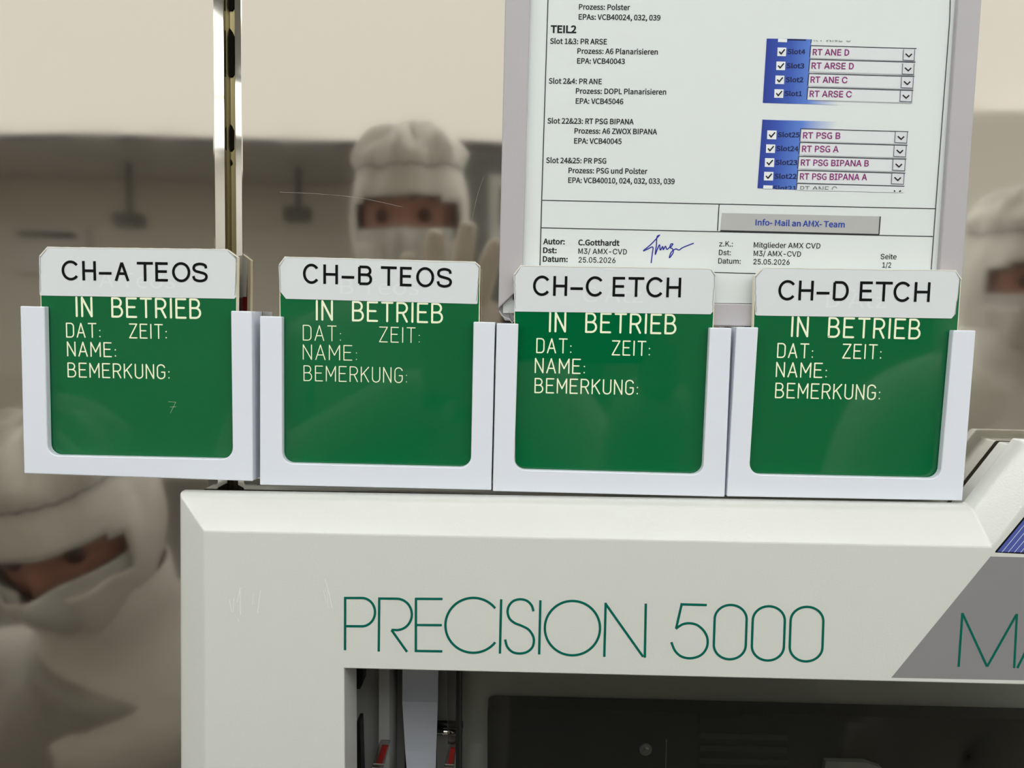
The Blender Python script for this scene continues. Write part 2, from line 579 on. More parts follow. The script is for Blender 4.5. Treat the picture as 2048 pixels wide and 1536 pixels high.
# front wall: two polished steel sheets with folded edges beside a slotted rail
gl0 = at(444.5, 300, D_WALL).x
gr0 = at(467.5, 300, D_WALL).x
OPX = at(688, 1400, D_JAMB).x - 0.004    # machine opening
OPZ = at(688, 1337, D_JAMB).z + 0.02
def sheet(mb, xa, xb, za, zb, roll):
    """flat sheet; roll = +1 folds the right edge back, -1 the left edge"""
    prof = []
    c, e = 0.0042, 0.0003
    if roll > 0:
        prof = [(xa, D_WALL), (xb - c - e, D_WALL), (xb - c + e, D_WALL + e), (xb - 0.0003, D_WALL + c * 0.9), (xb, D_WALL + c * 0.9 + 0.0006), (xb, D_WALL + 0.03)]
    elif roll < 0:
        prof = [(xa, D_WALL + 0.03), (xa, D_WALL + c * 0.45 + 0.0006), (xa + 0.0003, D_WALL + c * 0.45), (xa + c - e, D_WALL + e * 0.4), (xa + c + e, D_WALL), (xb, D_WALL)]
    else:
        prof = [(xa, D_WALL), (xb, D_WALL)]
    m = len(prof)
    vs = [(x, y, za) for x, y in prof] + [(x, y, zb) for x, y in prof]
    mb.mesh(vs, [(i, i + 1, m + i + 1, m + i) for i in range(m - 1)])
wf = thing('wall_front', None, None, (0, D_WALL, 0), kind='structure')
mb = MB(); sheet(mb, X0, gl0, 0, CZ, 1)
o = mb.build('steel_sheet', STEEL, wf, smooth=False)
mb = MB(); sheet(mb, gr0, X1, OPZ, CZ, -1); sheet(mb, gr0, OPX, 0, OPZ, -1); sheet(mb, 0.58, X1, 0, OPZ, 0)
o2 = mb.build('steel_sheet', STEEL, wf, smooth=False)
SCR = mat('fine scratch', (0.36, 0.34, 0.31, 1), 0.5)
for pts, wd in ((catmull([(560, 384), (640, 388), (720, 396), (805, 414)], 8), 0.45), (catmull([(968, 352), (955, 390), (944, 440)], 8), 0.35)):
    mb = MB(); ribbon(mb, pts, wd, D_WALL - 0.00008); mb.build('scratch', SCR, wf)
mb = MB(); mb.box((X0, 0.6, 0), (X1, 0.7, CZ)); struct(mb.build('wall_behind', WALLT))

# slotted rail in the gap: channel with keyhole slots
rail = thing('slotted_rail', 'narrow brass-grey slotted metal rail in the gap between the steel sheets', 'rail', ((gl0 + gr0) / 2, D_WALL + 0.012, 1.5))
rd = D_WALL + 0.010
mb = MB()
xm = (gl0 + gr0) / 2
hw = (gr0 - gl0) / 2
# two flat sides, sloped web halves
for sgn in (-1, 1):
    a = xm + sgn * hw * 0.98
    b = xm + sgn * hw * 0.72
    cpt = xm + sgn * 0.0002
    mb.prism([(a, rd - 0.004, 0), (a, rd - 0.004, CZ), (b, rd, CZ), (b, rd, 0)], (0, 0.002, 0))
    mb.prism([(b, rd, 0), (b, rd, CZ), (cpt, rd + 0.0015, CZ), (cpt, rd + 0.0015, 0)], (0, 0.002, 0))
mb.build('channel', RAIL, rail)
def slot(y0, y1, wpx, pointed):
    cx = 458.0
    pts = []
    r = wpx / 2
    if pointed:
        pts += [(cx, y0), (cx + r * .6, y0 + r * .9), (cx + r, y0 + r * 1.9)]
    else:
        pts += [(cx - r * .6, y0), (cx + r * .6, y0), (cx + r, y0 + r * .8)]
    pts += [(cx + r, y1 - r * .7), (cx + r * .6, y1), (cx - r * .7, y1), (cx - r, y1 - r * .7)]
    if pointed:
        pts += [(cx - r, y0 + r * 1.9), (cx - r * .6, y0 + r * .9)]
    else:
        pts += [(cx - r, y0 + r * .8)]
    return pts
k = 0
for (y0, y1, wp, pt) in ((-60, 21, 19, False), (54, 154, 19, True), (244, 303, 17, True), (313, 332, 12, True), (-330, -120, 19, True), (560, 640, 19, True)):
    mb = MB()
    mb.prism(pxpoly(slot(y0, y1, wp, pt), rd - 0.0006), (0, 0.0016, 0))
    mb.build('slot', RAILDARK, rail)

# ------------------------------------------------------------------ room lamps
def lamp(cx, cy, sx, sy, m, label, group, z=CZ, fw=0.03):
    t = thing('ceiling_light', label, 'light', (cx, cy, z - 0.03), group)
    mb = MB()
    for (a, b) in (((-sx / 2, -sy / 2), (sx / 2, -sy / 2 + fw)), ((-sx / 2, sy / 2 - fw), (sx / 2, sy / 2)),
                   ((-sx / 2, -sy / 2 + fw), (-sx / 2 + fw, sy / 2 - fw)), ((sx / 2 - fw, -sy / 2 + fw), (sx / 2, sy / 2 - fw))):
        mb.box((cx + a[0], cy + a[1], z - 0.03), (cx + b[0], cy + b[1], z))
    mb.build('frame', LFRAME, t)
    mb = MB()
    e = fw if fw > 0.01 else 0.0
    mb.box((cx - sx / 2 + e, cy - sy / 2 + e, z - (0.025 if e else 0.045)), (cx + sx / 2 - e, cy + sy / 2 - e, z - (0.005 if e else 0.03)))
    mb.build('diffuser', m, t)
    return t
for i in range(8):
    for j in range(2):
        lamp(-4.55 + 1.3 * i, -2.475 - 1.28 * j, 1.3, 1.28, DIFF, 'wide warm white luminous ceiling panel over the aisle behind the camera', 'luminous ceiling panels', fw=0.006)
for x in (-4.4, -3.15, -1.9, -0.65, 0.6, 1.85, 3.1, 4.35):  # outer panels are unseen additions that brighten the side walls
    lamp(x, -1.30, 1.15, 1.1, DIFN, 'cool white ceiling light panel above the machine aisle, outer ones added to light side walls', 'cool ceiling lights')
for x in (-1.3, 0.15, 1.6):
    t = thing('narrow_ceiling_light', 'bright narrow ceiling lamp close to the steel wall', 'light', (x, -0.35, CZ - 0.06), 'narrow lamps near the wall')
    mb = MB(); mb.box((x - 0.62, -0.44, CZ - 0.03), (x + 0.62, -0.26, CZ)); mb.build('housing', LFRAME, t)
    mb = MB(); mb.box((x - 0.6, -0.363, CZ - 0.05), (x + 0.6, -0.337, CZ - 0.03)); mb.build('diffuser', TUBEM, t)

# ------------------------------------------------------------------ far things seen only in the steel
for (x, zb, lab) in ((-2.96, 2.16, 'dark emitter box hanging on a rod from the dim ceiling, the farther left one'), (-1.67, 2.23, 'dark emitter box hanging on a rod from the dim ceiling, the one nearer the people')):
    t = thing('hanging_emitter', lab, 'emitter', (x, -5.2, zb), 'hanging emitters')
    mb = MB(); mb.tube((x, -5.2, zb + 0.03), (x, -5.2, CZ - 0.075), 0.022); mb.build('rod', EQUIP, t)
    mb = MB(); mb.box((x - 0.11, -5.27, zb - 0.06), (x + 0.10, -5.13, zb + 0.05)); mb.build('housing', EQUIP, t, bevel=0.02)
t = thing('wall_vent', 'pale wall unit with a dark slot high on the taupe back wall', 'vent', (-4.0, YB + 0.03, 2.0))
mb = MB(); mb.box((-4.3, YB + 0.02, 1.75), (-3.7, YB + 0.10, 2.16)); mb.build('housing', WALLP, t, bevel=0.01)
mb = MB(); mb.box((-4.24, YB + 0.095, 2.06), (-3.77, YB + 0.106, 2.115)); mb.build('slot', EQUIP, t)
t = thing('equipment_cabinet', 'tall dark green grey cabinet with a light framed window behind the photographer', 'cabinet', (0.1, -4.1, 0))
mb = MB(); mb.box((-0.50, -4.4, 0), (0.55, -3.9, 2.44)); mb.build('body', EQUIP, t, bevel=0.01)
mb = MB()
for (a, b) in (((-0.165, 1.93), (0.22, 2.0)), ((-0.165, 2.24), (0.22, 2.31)), ((-0.165, 2.0), (-0.105, 2.24)), ((0.16, 2.0), (0.22, 2.24))):
    mb.box((a[0], -3.91, a[1]), (b[0], -3.88, b[1]))
mb.build('window_frame', EQLIGHT, t)
mb = MB(); mb.box((-0.105, -3.905, 2.0), (0.16, -3.895, 2.24)); mb.build('window_pane', BLACK, t)

# ------------------------------------------------------------------ document frame and paper
fr = thing('document_frame', 'grey plastic document frame on the steel wall holding a printed sheet', 'frame', at(1450, 640, D_FRAME))
LT, RT = (1015.5, -640), (2015, -640)
lo = lambda y: 1010.5 + (y - 0) * (996.5 - 1010.5) / 617.0       # left outer
li = lambda y: 1061 + y * (1045.7 - 1061) / 530.0                # left inner
ri = lambda y: 1917 + y * (1880 - 1917) / 537.0
ro = lambda y: 1964 + y * (1926 - 1964) / 537.0
TOPY = -640
mb = MB(); mb.prism(pxpoly([(lo(TOPY), TOPY), (li(TOPY), TOPY), (li(572), 572), (lo(617), 617)], D_FRAME), (0, D_WALL - D_FRAME - 0.0005, 0)); mb.build('frame_bar', FRAMEG, fr, bevel=0.0006)
mb = MB(); mb.prism(pxpoly([(ri(TOPY), TOPY), (ro(TOPY), TOPY), (ro(662), 662), (ri(616), 616)], D_FRAME), (0, D_WALL - D_FRAME - 0.0005, 0)); mb.build('frame_bar', FRAMEG, fr, bevel=0.0006)
mb = MB(); mb.prism(pxpoly([(1032, 598), (ri(616), 616), (ro(662), 662), (1032, 642)], D_FRAME + 0.0004), (0, D_WALL - D_FRAME - 0.001, 0)); mb.build('frame_bar', FRAMEG, fr, bevel=0.0006)
mb = MB(); mb.prism(pxpoly([(lo(TOPY) + 2, TOPY), (ro(TOPY) - 2, TOPY), (ro(655) - 2, 655), (1010, 641), (998, 622)], D_PAPER + 0.0008), (0, 0.003, 0)); mb.build('backing', FRAMEDK, fr)
# torn corner of the clear pocket film
mb = MB()
cv = [(997, 620), (1006, 612), (1032, 600), (1035, 640), (1030, 637), (1024, 644), (1019, 635), (1010, 634), (1001, 630)]
dd = [0, .0006, .001, .0004, .0016, .0002, .0014, .0010, .0004]
vs = [at(x, y, D_FRAME - 0.0002 - q) for (x, y), q in zip(cv, dd)]
cen = at(1017, 622, D_FRAME - 0.0012)
mb.mesh(vs + [cen], [(i, (i + 1) % 9, 9) for i in range(9)])
mb.build('film_corner', FILM, fr, fix=False)
mb = MB(); ribbon(mb, [(998, 621), (1004, 631), (1012, 636), (1018, 637), (1024, 645), (1030, 638)], 1.6, D_FRAME - 0.0018, 0)
mb.build('film_edge', FRAMEG, fr)

pap = thing('printed_sheet', 'white printed sheet with slot lists and a blue signature in the grey frame', 'paper', at(1450, 600, D_PAPER))
mb = MB(); mb.prism(pxpoly([(1030, -570), (1945, -555), (ri(580) - 1, 605), (1026, 588)], D_PAPER), (0, 0.0003, 0))
# left strip of the sheet showing at the mitred corner
mb.prism(pxpoly([(1006, 610), (1027, 588), (1032, 588), (1032, 626), (1006, 626)], D_PAPER + 0.00005), (0, 0.0003, 0))
mb.prism(pxpoly([(1026, 580), (1900, 600), (ri(612), 612), (1026, 600)], D_PAPER + 0.00005), (0, 0.0003, 0))
mb.build('sheet', PAPER, pap)
DI = D_PAPER - 0.00012
DI2 = D_PAPER - 0.00024
DI3 = D_PAPER - 0.00036
KB = rgb(14, 14, 18)
GLN = rgb(40, 42, 46)
mb = MB()
# table rules
for pts, wd in (([(1102, -190), (1096, 0), (1084, 380), (1079.7, 540), (1079, 560)], 1.9), ([(1904, -120), (1899.5, 40), (1874, 380), (1862, 545), (1861, 556)], 1.7),
                ([(1084, 400.5), (1871, 417.5)], 1.7), ([(1081, 455.5), (1866, 473)], 1.7), ([(1438.3, 408), (1435, 461.5)], 1.9), ([(1079, 536), (1862, 556)], 1.6)):
    ribbon(mb, pts, wd, DI, 0, GLN)
c3 = lambda x, y: (1040 + x / 3.839, y / 3.839)
ROWS = [('Prozess: Polster', 452, 845, 72), ('EPAs: VCB40024, 032, 039', 450, 1078, 149), ('Slot 1&3: PR ARSE', 230, 667, 335), ('Prozess: A6 Planarisieren', 440, 1058, 411),
        ('EPA: VCB40043', 438, 805, 487), ('Slot 2&4: PR ANE', 220, 628, 641), ('Prozess: DOPL Planarisieren', 428, 1122, 718), ('EPA: VCB45046', 427, 793, 795),
        ('Slot 22&23: RT PSG BIPANA', 210, 873, 947), ('Prozess: A6 ZWOX BIPANA', 418, 1052, 1024), ('EPA: VCB40045', 415, 780, 1101), ('Slot 24&25: PR PSG', 200, 662, 1250),
        ('Prozess: PSG und Polster', 372, 978, 1328), ('EPA: VCB40010, 024, 032, 033, 039', 370, 1187, 1403)]
for s, a, b, y in ROWS:
    x0, yy = c3(a, y)
    x1 = c3(b, y)[0]
    text(mb, s, x0, x1, yy, 10.4, DI, 0, KB, 'doc', 0.03, slope=0.0115)
x0, yy = c3(235, 250)
text(mb, 'TEIL2', x0, c3(432, 0)[0], yy, 14, DI, 0, KB, 'doc', 0.055, slope=0.0115)
# lower block
c5 = lambda x, y: (1000 + x / 4.267, 380 + y / 4.267)
for s, a, b, y, bo in (('Autor:', 368, 552, 461, 1), ('C.Gotthardt', 668, 1020, 470, 1), ('Dst:', 367, 483, 536, 1), ('M3/ AMX-CVD', 668, 1083, 544, 0), ('Datum:', 365, 577, 611, 1), ('25.05.2026', 670, 985, 618, 0)):
    x0, yy = c5(a, y)
    text(mb, s, x0, c5(b, 0)[0], yy, 10.6, DI, 0, KB, 'doc' if bo else 'sans', 0.045 if bo else 0.015, slope=0.014)
c6 = lambda x, y: (1400 + x / 3.657, 380 + y / 3.657)
for s, a, b, y in (('z.K.:', 140, 240, 412), ('Mitglieder AMX CVD', 393, 880, 420), ('Dst:', 137, 225, 475), ('M3/ AMX-CVD', 392, 738, 482), ('Datum:', 133, 297, 537), ('25.05.2026', 390, 655, 543), ('Seite', 1320, 1437, 505), ('1/2', 1333, 1397, 567)):
    x0, yy = c6(a, y)
    text(mb, s, x0, c6(b, 0)[0], yy, 10.4, DI, 0, KB, 'sans', 0.015, slope=0.016)
# grey mail button
def pq(f, pts, d, c):
    mb.poly(pxpoly([f(x, y) for x, y in pts], d), 0, c)
pq(c6, [(148, 297), (1308, 325), (1320, 193), (160, 168)], DI, rgb(184, 184, 182))
for pts in ([(148, 297), (1310, 326)], [(1309, 326), (1319, 193)]):
    ribbon(mb, [c6(*p) for p in pts], 2.2, DI2, 0, rgb(45, 45, 48))
text(mb, 'Info- Mail an AMX- Team', c6(405, 0)[0], c6(1058, 0)[0], c6(0, 257)[1], 11.2, DI2, 0, rgb(28, 66, 165), 'doc', 0.035, slope=0.0245)
# signature
BL = rgb(30, 42, 150)
for st in ([(1225, 520), (1262, 503), (1304, 487), (1300, 540), (1290, 620)], [(1225, 516), (1290, 462), (1362, 385)],
           [(1362, 385), (1340, 400), (1335, 470), (1325, 550), (1345, 500), (1362, 468), (1368, 512), (1388, 482), (1394, 508), (1412, 480), (1424, 506), (1446, 490), (1458, 462), (1476, 462), (1455, 492), (1472, 502), (1478, 535), (1446, 578), (1462, 530), (1500, 503), (1528, 512), (1562, 490), (1650, 455)]):
    ribbon(mb, catmull([c5(*p) for p in st], 6), 2.2, DI, 0, BL, 'round')
# ticked slot lists
c4 = lambda x, y: (1480 + x / 4.389, 50 + y / 4.389)
DB, MBL = rgb(36, 58, 152), rgb(92, 132, 215)
WH = (0.76, 0.79, 0.80, 1)
def gradq(q, ca, cb, n=1):
    """quad bl, br, tr, tl: ca at the left side, cb at the right side"""
    mb.poly(pxpoly([c4(*p) for p in q], DI), 0, [ca, cb, cb, ca])
gradq([(200, 683), (420, 690), (450, 121), (235, 119)], DB, rgb(58, 90, 182))
gradq([(420, 690), (592, 694), (628, 126), (450, 121)], rgb(58, 90, 182), MBL)
gradq([(592, 694), (860, 704), (862, 668), (594, 655)], MBL, (0.76, 0.80, 0.79, 1))
gradq([(153, 1433), (300, 1439), (335, 835), (197, 830)], DB, rgb(54, 84, 178))
gradq([(300, 1439), (497, 1446), (540, 910), (331, 905)], rgb(54, 84, 178), MBL)
gradq([(331, 905), (540, 910), (545, 840), (335, 835)], rgb(54, 84, 178), MBL)
gradq([(540, 912), (840, 918), (860, 848), (545, 840)], MBL, (0.76, 0.80, 0.79, 1))
PUR = rgb(142, 44, 118)
NAVY = rgb(20, 26, 70)
DKL = rgb(52, 50, 66)
ROW4 = [(330, 197, 405, 272, 'Slot4', 415, 572, 253, 620, 180, 1550, 'RT ANE D', 637, 958, 264, 1432, 213, 1535, 310),
        (320, 320, 397, 395, 'Slot3', 408, 563, 377, 612, 300, 1540, 'RT ARSE D', 627, 998, 383, 1425, 337, 1530, 432),
        (312, 443, 388, 517, 'Slot2', 400, 555, 499, 603, 425, 1532, 'RT ANE C', 618, 942, 506, 1415, 457, 1523, 552),
        (303, 563, 381, 638, 'Slot1', 390, 543, 621, 595, 547, 1522, 'RT ARSE C', 610, 980, 630, 1405, 577, 1513, 672),
        (240, 925, 320, 1002, 'Slot25', 330, 522, 982, 533, 910, 1478, 'RT PSG B', 552, 880, 995, 1360, 938, 1470, 1034),
        (230, 1047, 308, 1122, 'Slot24', 318, 512, 1104, 525, 1030, 1470, 'RT PSG A', 543, 865, 1113, 1350, 1058, 1460, 1155),
        (220, 1168, 300, 1245, 'Slot23', 310, 502, 1225, 515, 1152, 1460, 'RT PSG BIPANA B', 533, 1130, 1234, 1340, 1180, 1452, 1277),
        (212, 1288, 292, 1364, 'Slot22', 302, 495, 1347, 507, 1275, 1450, 'RT PSG BIPANA A', 525, 1115, 1355, 1330, 1298, 1442, 1396)]
for (a, b, c, d, s1, sx0, sx1, sy, fx, fy, fx1, s2, tx0, tx1, ty, ax, ay, bx, by) in ROW4:
    pq(c4, [(a - 3, d), (c - 2, d + 2), (c + 2, b + 2), (a, b)], DI2, (0.85, 0.88, 0.88, 1))
    w_, h_ = c - a, d - b
    ribbon(mb, [c4(a + w_ * .2, b + h_ * .48), c4(a + w_ * .42, b + h_ * .74), c4(a + w_ * .85, b + h_ * .22)], 2.6, DI3, 0, KB)
    text(mb, s1, c4(sx0, 0)[0], c4(sx1, 0)[0], c4(0, sy)[1], 9.2, DI2, 0, NAVY, 'doc', 0.03, slope=0.012)
    # the white field with its sunken top and left rules
    pq(c4, [(fx - 9, fy + 108), (fx1 - 10, fy + 136), (fx1, fy + 27), (fx, fy)], DI2, WH)
    ribbon(mb, [c4(fx, fy), c4(fx1, fy + 27)], 1.5, DI3, 0, DKL)
    ribbon(mb, [c4(fx + 2, fy), c4(fx - 7, fy + 106)], 1.5, DI3, 0, DKL)
    ribbon(mb, [c4(fx + 30, fy + 112), c4(fx1 - 8, fy + 138)], 0.9, DI3, 0, rgb(165, 168, 172))
    text(mb, s2, c4(tx0, 0)[0], c4(tx1, 0)[0], c4(0, ty)[1], 12.2, DI3, 0, PUR, 'sans', 0.03, slope=0.012)
    pq(c4, [(ax, by - 3), (bx - 6, by + 1), (bx, ay + 3), (ax + 4, ay)], DI3, rgb(222, 224, 226))
    ribbon(mb, [c4(bx, ay + 2), c4(bx - 6, by + 2), c4(ax - 1, by - 3), c4(ax + 4, ay)], 1.2, DI3 - 0.0001, 0, rgb(86, 88, 110))
    mx_, my_ = (ax + bx) / 2 - 2, (ay + by) / 2
    ribbon(mb, [c4(mx_ - 28, my_ - 10), c4(mx_ + 2, my_ + 17), c4(mx_ + 28, my_ - 8)], 2.6, DI3 - 0.0001, 0, KB)
# cut-off rows of the two lists
pq(c4, [(333, 149), (412, 152), (414, 122), (335, 120)], DI2, (0.85, 0.88, 0.88, 1))
ribbon(mb, [c4(420, 127), c4(580, 131)], 2.2, DI2, 0, NAVY)
ribbon(mb, [c4(628, 126), c4(622, 160)], 1.5, DI2, 0, DKL)
text(mb, 'RT ANE C', c4(648, 0)[0], c4(975, 0)[0], c4(0, 143)[1], 12.2, DI2, 0, rgb(150, 150, 150), 'sans', 0, slope=0.012, clip=(0, 0.22))
pq(c4, [(203, 1437), (285, 1439), (287, 1409), (206, 1407)], DI2, (0.85, 0.88, 0.88, 1))
text(mb, 'Slot21', c4(290, 0)[0], c4(492, 0)[0], c4(0, 1452)[1], 9.2, DI2, 0, NAVY, 'doc', 0.02, slope=0.012, clip=(0.25, 1.1))
pq(c4, [(493, 1450), (1440, 1472), (1443, 1415), (500, 1390)], DI2, WH)
ribbon(mb, [c4(500, 1390), c4(1443, 1415)], 1.5, DI3, 0, DKL)
ribbon(mb, [c4(502, 1390), c4(494, 1445)], 1.5, DI3, 0, DKL)
text(mb, 'RT ANE C', c4(527, 0)[0], c4(850, 0)[0], c4(0, 1467)[1], 12.2, DI3, 0, rgb(120, 120, 122), 'sans', 0, slope=0.012, clip=(0.45, 1.1))
ribbon(mb, [c4(1352, 1452), c4(1362, 1462)], 2.4, DI3, 0, KB)
ribbon(mb, [c4(1412, 1453), c4(1398, 1464)], 2.4, DI3, 0, KB)
mb.build('printed_content', INK, pap, fix=False)

# ------------------------------------------------------------------ sign holders and sign plates
def holder(label, lt, lb, rb, rt, il, ir, ib, name='sign_holder'):
    """lt..rt: front corners in pixels; il, ir: inner window sides (top, bottom); ib: inner bottom (left y, right y)"""
    t = thing(name, label, 'sign holder', at((lb[0] + rb[0]) / 2, (lb[1] + rb[1]) / 2, D_HOLD), 'white sign holders in a row')
    r = 22.0
    def u(inl, inr, ibl, ibr, r):
        (xlt, ylt), (xlb, ylb) = inl
        (xrt, yrt), (xrb, yrb) = inr
        p = [lt, lb, rb, rt, (xrt, yrt), (xrb, ibr - r)]
        p += [(xrb - r + r * math.cos(PI / 2 * k / 6), ibr - r + r * math.sin(PI / 2 * k / 6)) for k in range(1, 7)]
        p += [(xlb + r - r * math.sin(PI / 2 * k / 6), ibl - r + r * math.cos(PI / 2 * k / 6)) for k in range(0, 7)]
        p += [(xlt, ylt)]
        return p
    sl = (rt[1] - lt[1]) / (rt[0] - lt[0])
    inl = ((il[0], lt[1] + sl * (il[0] - lt[0])), (il[1], 0))
    inr = ((ir[0], lt[1] + sl * (ir[0] - lt[0])), (ir[1], 0))
    front = pxpoly(u(inl, inr, ib[0], ib[1], r), D_HOLD)
    mb = MB()
    mb.prism(front, (0, D_PLATE - 0.0003 - D_HOLD, 0))
    mb.build('front_lip', HOLDER, t, bevel=0.0005, seg=2)
    # body behind the lip: side walls, floor and back leaf
    def inset(p, w):
        return p
    f0 = [Vector(v) for v in (front[0], front[1], front[2], front[3])]
    back = Vector((0, D_PLATE - 0.0003 - D_HOLD, 0))
    A, B, C, D = [v + back for v in f0]
    ex = (C - B).normalized()
    ez = (A - B).normalized()
    sw = 0.0068
    mb = MB()
    dep = (0, 0.0045, 0)
    U = [A, B, C, D, D - ex * sw, C - ex * sw + ez * sw, B + ex * sw + ez * sw, A + ex * sw]
    mb.prism(U, dep)
    A2, B2, C2, D2 = [v + Vector(dep) for v in (A, B, C, D)]
    mb.prism([A2, B2, C2, D2], (0, D_WALL - 0.0006 - A2.y, 0))
    mb.build('body', HOLDER, t, bevel=0.0004, seg=2)
    return t

HA = holder('white plastic sign holder at the left end of the row, overhanging the machine corner', (40, 612), (48, 947), (505.5, 962.5), (503.5, 622.5), (88.5, 94.5), (461.5, 465), (911, 918))
HB = holder('white plastic sign holder second from the left, under the second TEOS plate', (519.5, 632), (519.5, 970), (982.5, 980.5), (990, 644.5), (564, 564.5), (947, 942), (927, 935))
HC = holder('white plastic sign holder third from the left, in front of the document frame corner', (993.5, 646.5), (985.5, 982.5), (1449.5, 994), (1463.5, 656), (1037, 1029), (1420, 1407), (940, 949))
HD = holder('white plastic sign holder at the right end of the row, beside the slanted machine edge', (1473.5, 654), (1454, 993), (1925, 1001.5), (1952, 661), (1517, 1500), (1907, 1883), (949.5, 957))

def plate(label, outline, bot, lab, cut, title, tx, lines, ghost, back_lab, th=0.0034, extra=None, wn=False):
    """outline: tl chamfer pair, tr chamfer pair (pixels); bot: bottom corners"""
    (a, b), (c, d) = outline
    pts = [bot[0], a, b, c, d, bot[1]]
    t = thing('sign_plate', label, 'sign plate', at((bot[0][0] + bot[1][0]) / 2, bot[0][1], D_PLATE), 'green status plates')
    mb = MB()
    mb.prism(pxpoly(pts, D_PLATE + 0.0003), (0, th, 0))
    mb.build('core', CREAM, t, bevel=0.0002)
    g = 1.8
    gp = [(bot[0][0] + g, bot[0][1] - g), (a[0] + g, a[1]), (b[0], b[1] + g), (c[0], c[1] + g), (d[0] - g, d[1]), (bot[1][0] - g, bot[1][1] - g)]
    mb = MB()
    mb.prism(pxpoly(gp, D_PLATE), (0, 0.0003, 0))
    mb.build('green_face', GREEN, t)
    db = D_PLATE + 0.0003 + th
    mb = MB()
    mb.prism(pxpoly(gp, db), (0, 0.0003, 0))
    mb.build('red_back', RED, t)
    mb = MB()
    for (s, x0, x1, y0, y1, cap, wd) in lines:
        engrave(mb, s, x0, x1, y0, y1, cap, wd, D_PLATE - 0.00006)
    if extra:
        extra(mb)
    mb.build('engraved_text', INLAY, t)
    # wrapped paper sticker across the head of the plate
    mb = MB()
    (l0, r0) = lab
    lp = [(l0[0] + cut[0], l0[1]), (l0[0] - 0.5, l0[1] - cut[0] * 1.3), (a[0] - 0.8, a[1] + 1.5), (b[0] - 1, b[1] - 0.8), (c[0] + 1, c[1] - 0.8), (d[0] - cut[2], d[1] + 1.5), (r0[0] + 1.0, r0[1] - cut[1] * 1.3), (r0[0] - cut[1], r0[1])]
    mb.prism(pxpoly(lp, D_PLATE - 0.0003), (0, 0.0003, 0))
    bl = [(l0[0], l0[1] - 6), (a[0], a[1]), b, c, d, (r0[0], r0[1] - 6)]
    mb.prism(pxpoly(bl, db + 0.0003), (0, 0.0002, 0))
    st = mb.build('sticker', STICKER, t)
    mb = MB()
    grotesque(mb, title[0], title[3], title[4], title[5], title[6], D_PLATE - 0.00045)
    mb.build('sticker_text', BLACKINK, st)
    mb = MB()
    text(mb, ghost[0], ghost[1], ghost[2], ghost[3], ghost[4], D_PLATE - 0.00036, 0, None, 'doc', 0.0, slope=0.014)
    mb.build('embossed_text', GHOST, st)
    # worn sticker edges: pale top edge, dusty fold at the corners
    mb = MB()
    rr = random.Random(int(title[0][0][1]))
    pth = [a, b]
    n = 26
    for k in range(n + 1):
        u_ = k / n
        pth.append((b[0] + (c[0] - b[0]) * u_, b[1] + (c[1] - b[1]) * u_ + rr.uniform(-0.4, 0.9)))
    pth += [c, d]
    ribbon(mb, pth, 1.8, D_PLATE - 0.0004)
    for side in (0, 1):
        p, q = ((a, l0), (d, r0))[side]
        cur = []
        n = 9
        for k in range(n + 1):
            u_ = k / n * 0.92
            off_ = (1.2 if side == 0 else -1.6)
            cur.append((p[0] + (q[0] - p[0]) * u_ + off_ + rr.uniform(-0.8, 0.8), p[1] + (q[1] - p[1]) * u_))
        ribbon(mb, cur, 1.1, D_PLATE - 0.0004, 1)
    sg = 1
    for (p, q) in ((a, b), (c, d)):
        m_ = ((p[0] + q[0]) / 2, (p[1] + q[1]) / 2 + 3)
        ribbon(mb, [(p[0] * .8 + m_[0] * .2, p[1] + 3), m_, (q[0] * .75 + m_[0] * .25, q[1] + 3.5)], 1.2, D_PLATE - 0.0004, 1)
    mb.build('worn_edge', [STICKEDGE, TAPE], st)
    return t

c1 = lambda x: x / 2.954
cy1 = lambda y: 480 + y / 2.954
def seven(mb):
    engrave(mb, '7', 337, 352, 826, 826, 24, 0.3, D_PLATE - 0.00006)
plate('green status plate headed CH–A TEOS in the left holder, its sticker corners taped',
      (((79, 512), (95, 494.5)), ((454, 499), (474.5, 514))), ((88, 925), (471, 938)),
      ((80, 591), (471, 597.5)), (1, 3, 3), ([('C', 123.6, 156.7), ('H', 164.9, 192.3), ('-', 198.0, 223.4), ('A', 229.2, 259.0), ('T', 274.2, 306.4), ('E', 310.8, 338.5), ('O', 344.3, 380.8), ('S', 384.2, 415.7)], 0, 0, 560, 564.5, 38.8, 5.3), None,
      [('IN BETRIEB', 152.5, 400.5, 632, 636, 37, 4.2), ('DAT:', 133.5, 200.5, 674, 674.8, 27.5, 2.5), ('ZEIT:', 259.5, 333, 675.5, 677, 27.5, 2.5),
       ('NAME:', 135.5, 231.5, 711.5, 713.5, 27.5, 2.5), ('BEMERKUNG:', 136.5, 338.5, 753.5, 757.5, 27.5, 2.5)],
      ('A Teos', 198, 350, 575, 30), True, extra=seven)
